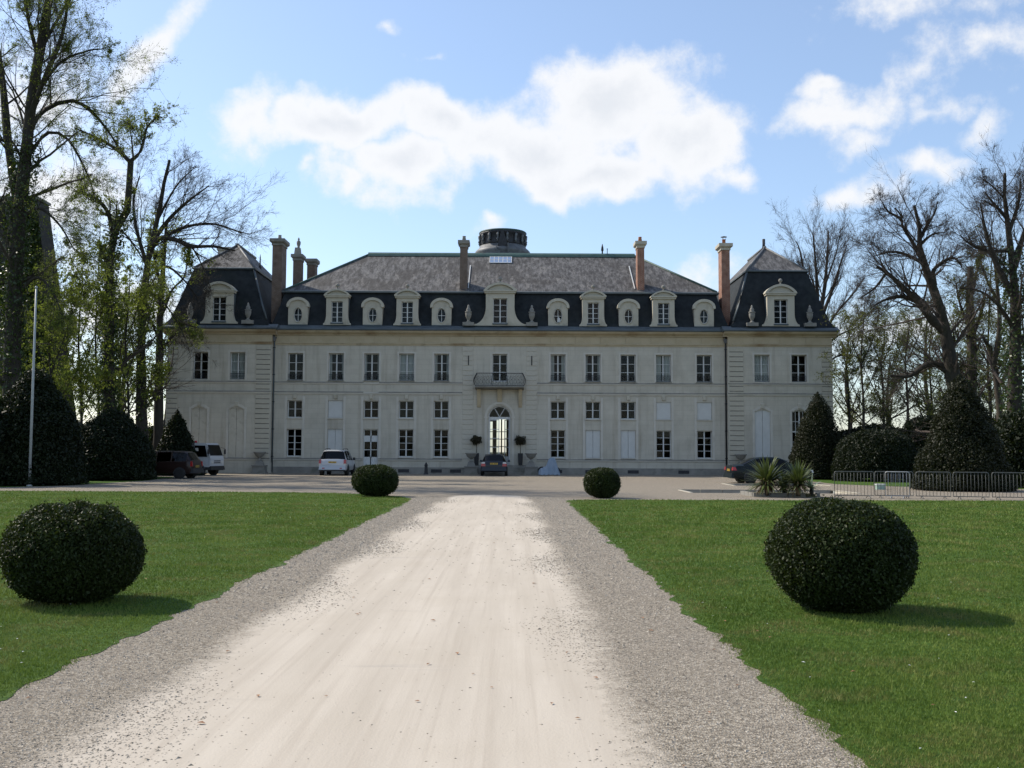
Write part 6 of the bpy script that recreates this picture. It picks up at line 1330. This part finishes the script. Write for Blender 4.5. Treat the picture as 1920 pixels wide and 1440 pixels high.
boxpart(t, 'paper_notice', 'lamp_clear', 4.32, 4.56, -W + 0.0, -W + 0.012, 1.6, 1.8)
MB().lathe([(0.09, 0), (0.09, 0.1), (0.05, 0.14)], (4.15, -0.5, 2.14), 10).build('roof_beacon', 'lamp_red', t)
for y in (-0.86, 0.86): wheel(t, 4.7, y, 0.34, 0.22, 8); wheel(t, 1.0, y, 0.34, 0.22, 8)
p = at(412, 880, 69.0); t.rotation_euler = (0, 0, R(-14)); t.location = (p.x - 5.5 * math.cos(R(14)), 69.0 + 5.5 * math.sin(R(14)) - 0.5, 0)

# ------------------------------------------------------------------ small things round the house
def local(x, y, z=0): return (HX + x, HD + y, z)
# motorcycle under a pale blue cover
surf('tarpaulin', (0.20, 0.255, 0.32), (0.27, 0.325, 0.39), 3, 0.5, bstr=0.5, bscale=8)
t = empty('covered_motorcycle', local(3.55, -2.6), label='motorcycle under a pale blue cover right of the entrance steps', cat='motorcycle')
gx, gy = 34, 18; V = []; 
for j in range(gy + 1):
    for i in range(gx + 1):
        u, v = i / gx, j / gy * 2 - 1; x = -0.75 + 1.5 * u
        hgt = 0.60 + 0.64 * math.exp(-((u - 0.66) / 0.25) ** 4) + 0.10 * math.exp(-((u - 0.05) / 0.1) ** 2)
        drop = abs(v) ** 3.0; fold = 0.035 * math.sin(u * 26 + v * 3) * (0.2 + drop) + 0.02 * math.sin(u * 57 + 1)
        e = min(1, 4 * min(u, 1 - u)) ** 0.5
        V.append((x + 0.02 * math.sin(v * 9 + u * 20), v * (0.20 + 0.20 * drop + 0.06 * math.sin(u * 7)) + fold * (1 if v > 0 else -1), max(0.04 + 0.03 * math.sin(u * 30), (hgt * (1 - drop * 0.96)) * (0.25 + 0.75 * e) + fold * 0.3)))
F = [(j * (gx + 1) + i, j * (gx + 1) + i + 1, (j + 1) * (gx + 1) + i + 1, (j + 1) * (gx + 1) + i) for j in range(gy) for i in range(gx)]
MB().add(V, F, True).build('cover', 'tarpaulin', t, fix=False)
for x in (-0.5, 0.48): wheel_o = MB().lathe([(0.24, -0.06), (0.30, -0.05), (0.31, 0), (0.30, 0.05), (0.24, 0.06)], (x, 0, 0.31), 18, 'Y').build('wheel', 'tyre', t)
# clipped standards in tall dark planters
leaf('leaf_standard', (0.022, 0.022, 0.012), (0.05, 0.042, 0.022), 0.1, 0.5, 0.3, 2.0)
for k, x in enumerate((-1.66, 1.54)):
    t = empty('potted_standard', local(x, -0.35 if k == 0 else -0.35, 0.68), label=('small round-headed tree in a tall dark planter left of the entrance door', 'small round-headed tree in a tall dark planter right of the entrance door')[k], cat='potted tree', group='potted trees beside the entrance')
    MB().frust(-0.19, 0.19, -0.19, 0.19, 0.86, 0.0, 0.045).build('planter', 'trim', t); MB().box(-0.16, 0.16, -0.16, 0.16, 0.80, 0.865).build('soil', 'earth', t)
    MB().tube([(0, 0, 0.85), (0.01, 0, 1.2), (-0.01, 0, 1.62)], 0.022, 6).build('trunk', 'bark', t)
    n = 1700; d = unit(RNG.normal(size=(n, 3))); q = d * (RNG.uniform(0, 1, (n, 1)) ** 0.4) * np.array([0.42, 0.40, 0.34]) * (1 + 0.22 * np.sin(d[:, :1] * 5 + k) * np.cos(d[:, 2:3] * 4)) + np.array([0, 0, 1.80]); v, f = leaves(q, 0.045)
    link('foliage', np_mesh('foliage', v, f, 'leaf_standard'), t)
t = empty('potted_standard', local(20.55, -3.2), label='small ball-headed tree in a pot before the right pavilion', cat='potted tree')
MB().lathe([(0.16, 0), (0.22, 0.3), (0.25, 0.42), (0.25, 0.46)], (0, 0, 0), 14).build('planter', 'trim', t); MB().tube([(0, 0, 0.4), (0.01, 0, 0.8), (0, 0, 1.2)], 0.025, 6).build('trunk', 'bark', t)
d = unit(RNG.normal(size=(900, 3))); v, f = leaves(d * RNG.uniform(0, 1, (900, 1)) ** 0.4 * 0.24 + np.array([0, 0, 1.34]), 0.04); link('foliage', np_mesh('foliage', v, f, 'leaf_standard'), t)
# stone basins on plinths
BOWL = MB().lathe([(0.16, 0), (0.17, 0.05), (0.09, 0.12), (0.08, 0.20), (0.16, 0.26), (0.30, 0.36), (0.36, 0.50), (0.38, 0.54), (0.44, 0.57), (0.44, 0.64), (0.36, 0.64), (0.28, 0.50)], (0, 0, 0), 18).mesh('bowl', 'stone_grey')
for k, (x, y, s) in enumerate(((-2.0, -1.5, 1), (2.30, -1.5, 1), (-17.3, -1.1, 1), (17.45, -1.1, 1))):
    lab = ('stone basin urn on plinth left of the entrance steps', 'stone basin urn on plinth right of the entrance steps', 'stone basin urn on plinth at the inner corner of the left pavilion', 'stone basin urn behind the dark green saloon at the right pavilion corner')[k]
    t = empty('garden_urn', local(x, y), label=lab, cat='urn', group='stone urns along the house front')
    p = MB(); p.box(-0.52, 0.52, -0.42, 0.42, 0, 0.12); p.frust(-0.46, 0.46, -0.36, 0.36, 0.12, 0.52, 0.02); p.box(-0.5, 0.5, -0.4, 0.4, 0.52, 0.60); p.frust(-0.3, 0.3, -0.26, 0.26, 0.60, 0.92, 0.10); p.build('plinth', 'stone_grey', t)
    link('bowl', BOWL, t, (0, 0, 0.92))
# dark pointed post
t = empty('bollard', local(-5.2, -1.9), label='small dark pointed bollard standing by the facade left of the entrance', cat='bollard')
m = MB(); m.frust(-0.17, 0.17, -0.17, 0.17, 0, 0.10, 0.03); m.frust(-0.12, 0.12, -0.12, 0.12, 0.10, 0.62, 0.02); m.build('post', 'trim', t); MB().lathe([(0.13, 0.62), (0.12, 0.68), (0.06, 0.80), (0.0, 0.9)], (0, 0, 0), 10).build('point', 'trim', t)
# flagpole
p = on_ground(55, 912); tp = at(62, 541, p.y)
surf('pole_paint', (0.30, 0.32, 0.33), (0.38, 0.40, 0.41), 3, 0.45, bstr=0)
t = empty('flagpole', (p.x, p.y, 0), label='tall bare grey flagpole standing on the left lawn edge', cat='flagpole')
MB().tube([(0, 0, 0), (0.0, 0, tp.z * 0.5), (0.0, 0, tp.z)], [0.068, 0.055, 0.04], 10).build('pole', 'pole_paint', t); MB().lathe([(0.05, 0), (0.07, 0.05), (0.05, 0.1), (0, 0.12)], (0, 0, tp.z), 10).build('finial', 'pole_paint', t); MB().lathe([(0.14, 0), (0.14, 0.03), (0.09, 0.10)], (0, 0, 0), 12).build('base_plate', 'pole_paint', t)
# spiky plants on a low stone-edged bed
leaf('leaf_yucca', (0.055, 0.078, 0.022), (0.14, 0.16, 0.055), 0.15, 0.45, 0.4, 1.5); leaf('leaf_dry', (0.16, 0.10, 0.05), (0.26, 0.18, 0.09), 0.2, 0.7, 0.2, 3)
leaf('leaf_agave', (0.16, 0.22, 0.16), (0.24, 0.30, 0.22), 0.1, 0.5, 0.3, 2)
bed = empty('stone_edged_bed', on_ground(1480, 932), label='low stone kerb bed under the spiky plants', cat='flower bed'); B0 = np.array(bed.location)
x0 = on_ground(1420, 933).x - B0[0]; x1 = on_ground(1546, 933).x - B0[0]
ks = MB().frust(0, 0.64, 0, 0.14, 0, 0.15, 0.012).mesh('kerb_stone', 'stone_grey'); nk = int((x1 - x0) / 0.66)
for i in range(nk): link('kerb_stone', ks, bed, (x0 + i * 0.66, 0 + 0.02 * math.sin(i * 2.1), 0)); link('kerb_stone', ks, bed, (x0 + i * 0.66, 2.2, 0))
for xx in (x0, x1 - 0.14):
    for i in range(3): link('kerb_stone', ks, bed, (xx + 0.14, 0.2 + i * 0.66, 0), (0, 0, R(90)))
MB().box(x0 + 0.15, x1 - 0.2, 0.15, 2.18, 0, 0.11).build('soil', 'earth', bed)
def rosette(n, length, w, mat_fn, c, up=0.5, droop=0.35):
    V, F = [], []
    for k in range(n):
        a = RNG.uniform(0, 2 * math.pi); el_ = RNG.uniform(-0.15, 1.35) ** 1.0; L = length * RNG.uniform(0.75, 1.15); d = np.array([math.cos(a) * math.cos(el_), math.sin(a) * math.cos(el_), math.sin(el_)]); s = np.array([-math.sin(a), math.cos(a), 0]) * w
        p = np.array(c, float); q = []
        for j in range(5):
            ww = (0.7, 1.0, 0.9, 0.55, 0.04)[j]; q += [p - s * ww, p + s * ww]; d = unit(d + np.array([0, 0, -droop * 0.18 * (j + 0.5)])); p = p + d * L / 4
        o = len(V); V += q; F += [(o + 2 * j, o + 2 * j + 1, o + 2 * j + 3, o + 2 * j + 2) for j in range(4)]
    return np.array(V), np.array(F)
for k, (px, py, L, n, lab) in enumerate(((1446, 928, 1.12, 260, 'large spiky yucca clump before the dark green saloon'), (1505, 929, 0.98, 220, 'spiky yucca clump at the right end of the stone bed'), (1478, 927, 0.7, 100, 'smaller spiky yucca between the two big clumps'), (1530, 928, 0.6, 26, 'pale spiky agave at the right end of the stone bed'))):
    p = on_ground(px, py, 0.1); t = empty('spiky_plant', (p.x, p.y + 0.6, 0.1), label=lab, cat='yucca', group='spiky plants in the stone bed')
    h = 0.35 * L; v, f = rosette(n, L, 0.036 if k < 3 else 0.04, None, (0, 0, h)); link('foliage', np_mesh('foliage', v, f, 'leaf_yucca' if k < 3 else 'leaf_agave'), t)
    if k < 3:
        v, f = rosette(int(n * 0.35), L * 0.62, 0.026, None, (0, 0, h * 0.75), droop=1.7); link('dry_leaves', np_mesh('dry_leaves', v, f, 'leaf_dry'), t)
    MB().tube([(0, 0, -0.05), (0.02, 0, h + 0.05)], [0.09, 0.07], 7).build('trunk', 'bark', t)
# crowd barriers
surf('galvanised', (0.07, 0.075, 0.072), (0.12, 0.125, 0.12), 4, 0.6, metal=0.2, bstr=0); 
surf('galvanised_new', (0.30, 0.31, 0.31), (0.38, 0.39, 0.39), 4, 0.4, metal=0.3, bstr=0)
def barrier(pa, pb, mat, label, dy=0.0):
    a = on_ground(*pa); b = on_ground(*pb); d = b - a; L = d.length; t = empty('crowd_barrier', (a.x, a.y + dy, 0), math.atan2(d.y, d.x), label=label, cat='barrier', group='metal crowd barriers behind the right lawn')
    H = 0.98; r = 0.06; fr = [(0.02, 0, 0.10), (0.02, 0, H - r), (0.02 + r * 0.3, 0, H - r * 0.3), (0.02 + r, 0, H), (L - 0.02 - r, 0, H), (L - 0.02 - r * 0.3, 0, H - r * 0.3), (L - 0.02, 0, H - r), (L - 0.02, 0, 0.10)]
    MB().tube(fr, 0.019, 6, True).build('frame', mat, t)
    bm_ = MB().tube([(0, 0, 0.10), (0, 0, H)], 0.0075, 4).mesh('bar', mat); nb = int(L / 0.115)
    for i in range(1, nb): link('bar', bm_, t, (L * i / nb, 0, 0))
    for x in (0.22, L - 0.22): MB().tube([(x, -0.28, 0.012), (x, -0.24, 0.05), (x, 0, 0.10), (x, 0.24, 0.05), (x, 0.28, 0.012)], 0.015, 5).build('foot', mat, t)
barrier((1564, 934), (1640, 934.5), 'galvanised', 'leftmost dull metal crowd barrier beside the spiky plants'); barrier((1642, 934), (1716, 935), 'galvanised', 'dull metal crowd barrier crossing behind the bright one', 0.12)
barrier((1655, 934), (1702, 935), 'galvanised_new', 'short bright new-looking metal crowd barrier', -0.25); barrier((1717, 935), (1784, 936), 'galvanised', 'dull metal crowd barrier right of the bright one')
barrier((1787, 936), (1856, 937), 'galvanised', 'dull metal crowd barrier before the shaggy yew cone'); barrier((1860, 937), (1936, 938), 'galvanised', 'dull metal crowd barrier cut by the right picture edge')
t = empty('plastic_crate', on_ground(1650, 918), label='small pale green crate on the ground behind the barriers', cat='crate'); surf('crate_green', (0.30, 0.42, 0.36), (0.36, 0.48, 0.42), 5, 0.6)
m = MB(); m.frust(-0.2, 0.2, -0.15, 0.15, 0.22, 0.0, 0.02); m.build('box', 'crate_green', t); MB().box(-0.22, 0.22, -0.17, 0.17, 0.22, 0.26).build('lid', 'petal', t)
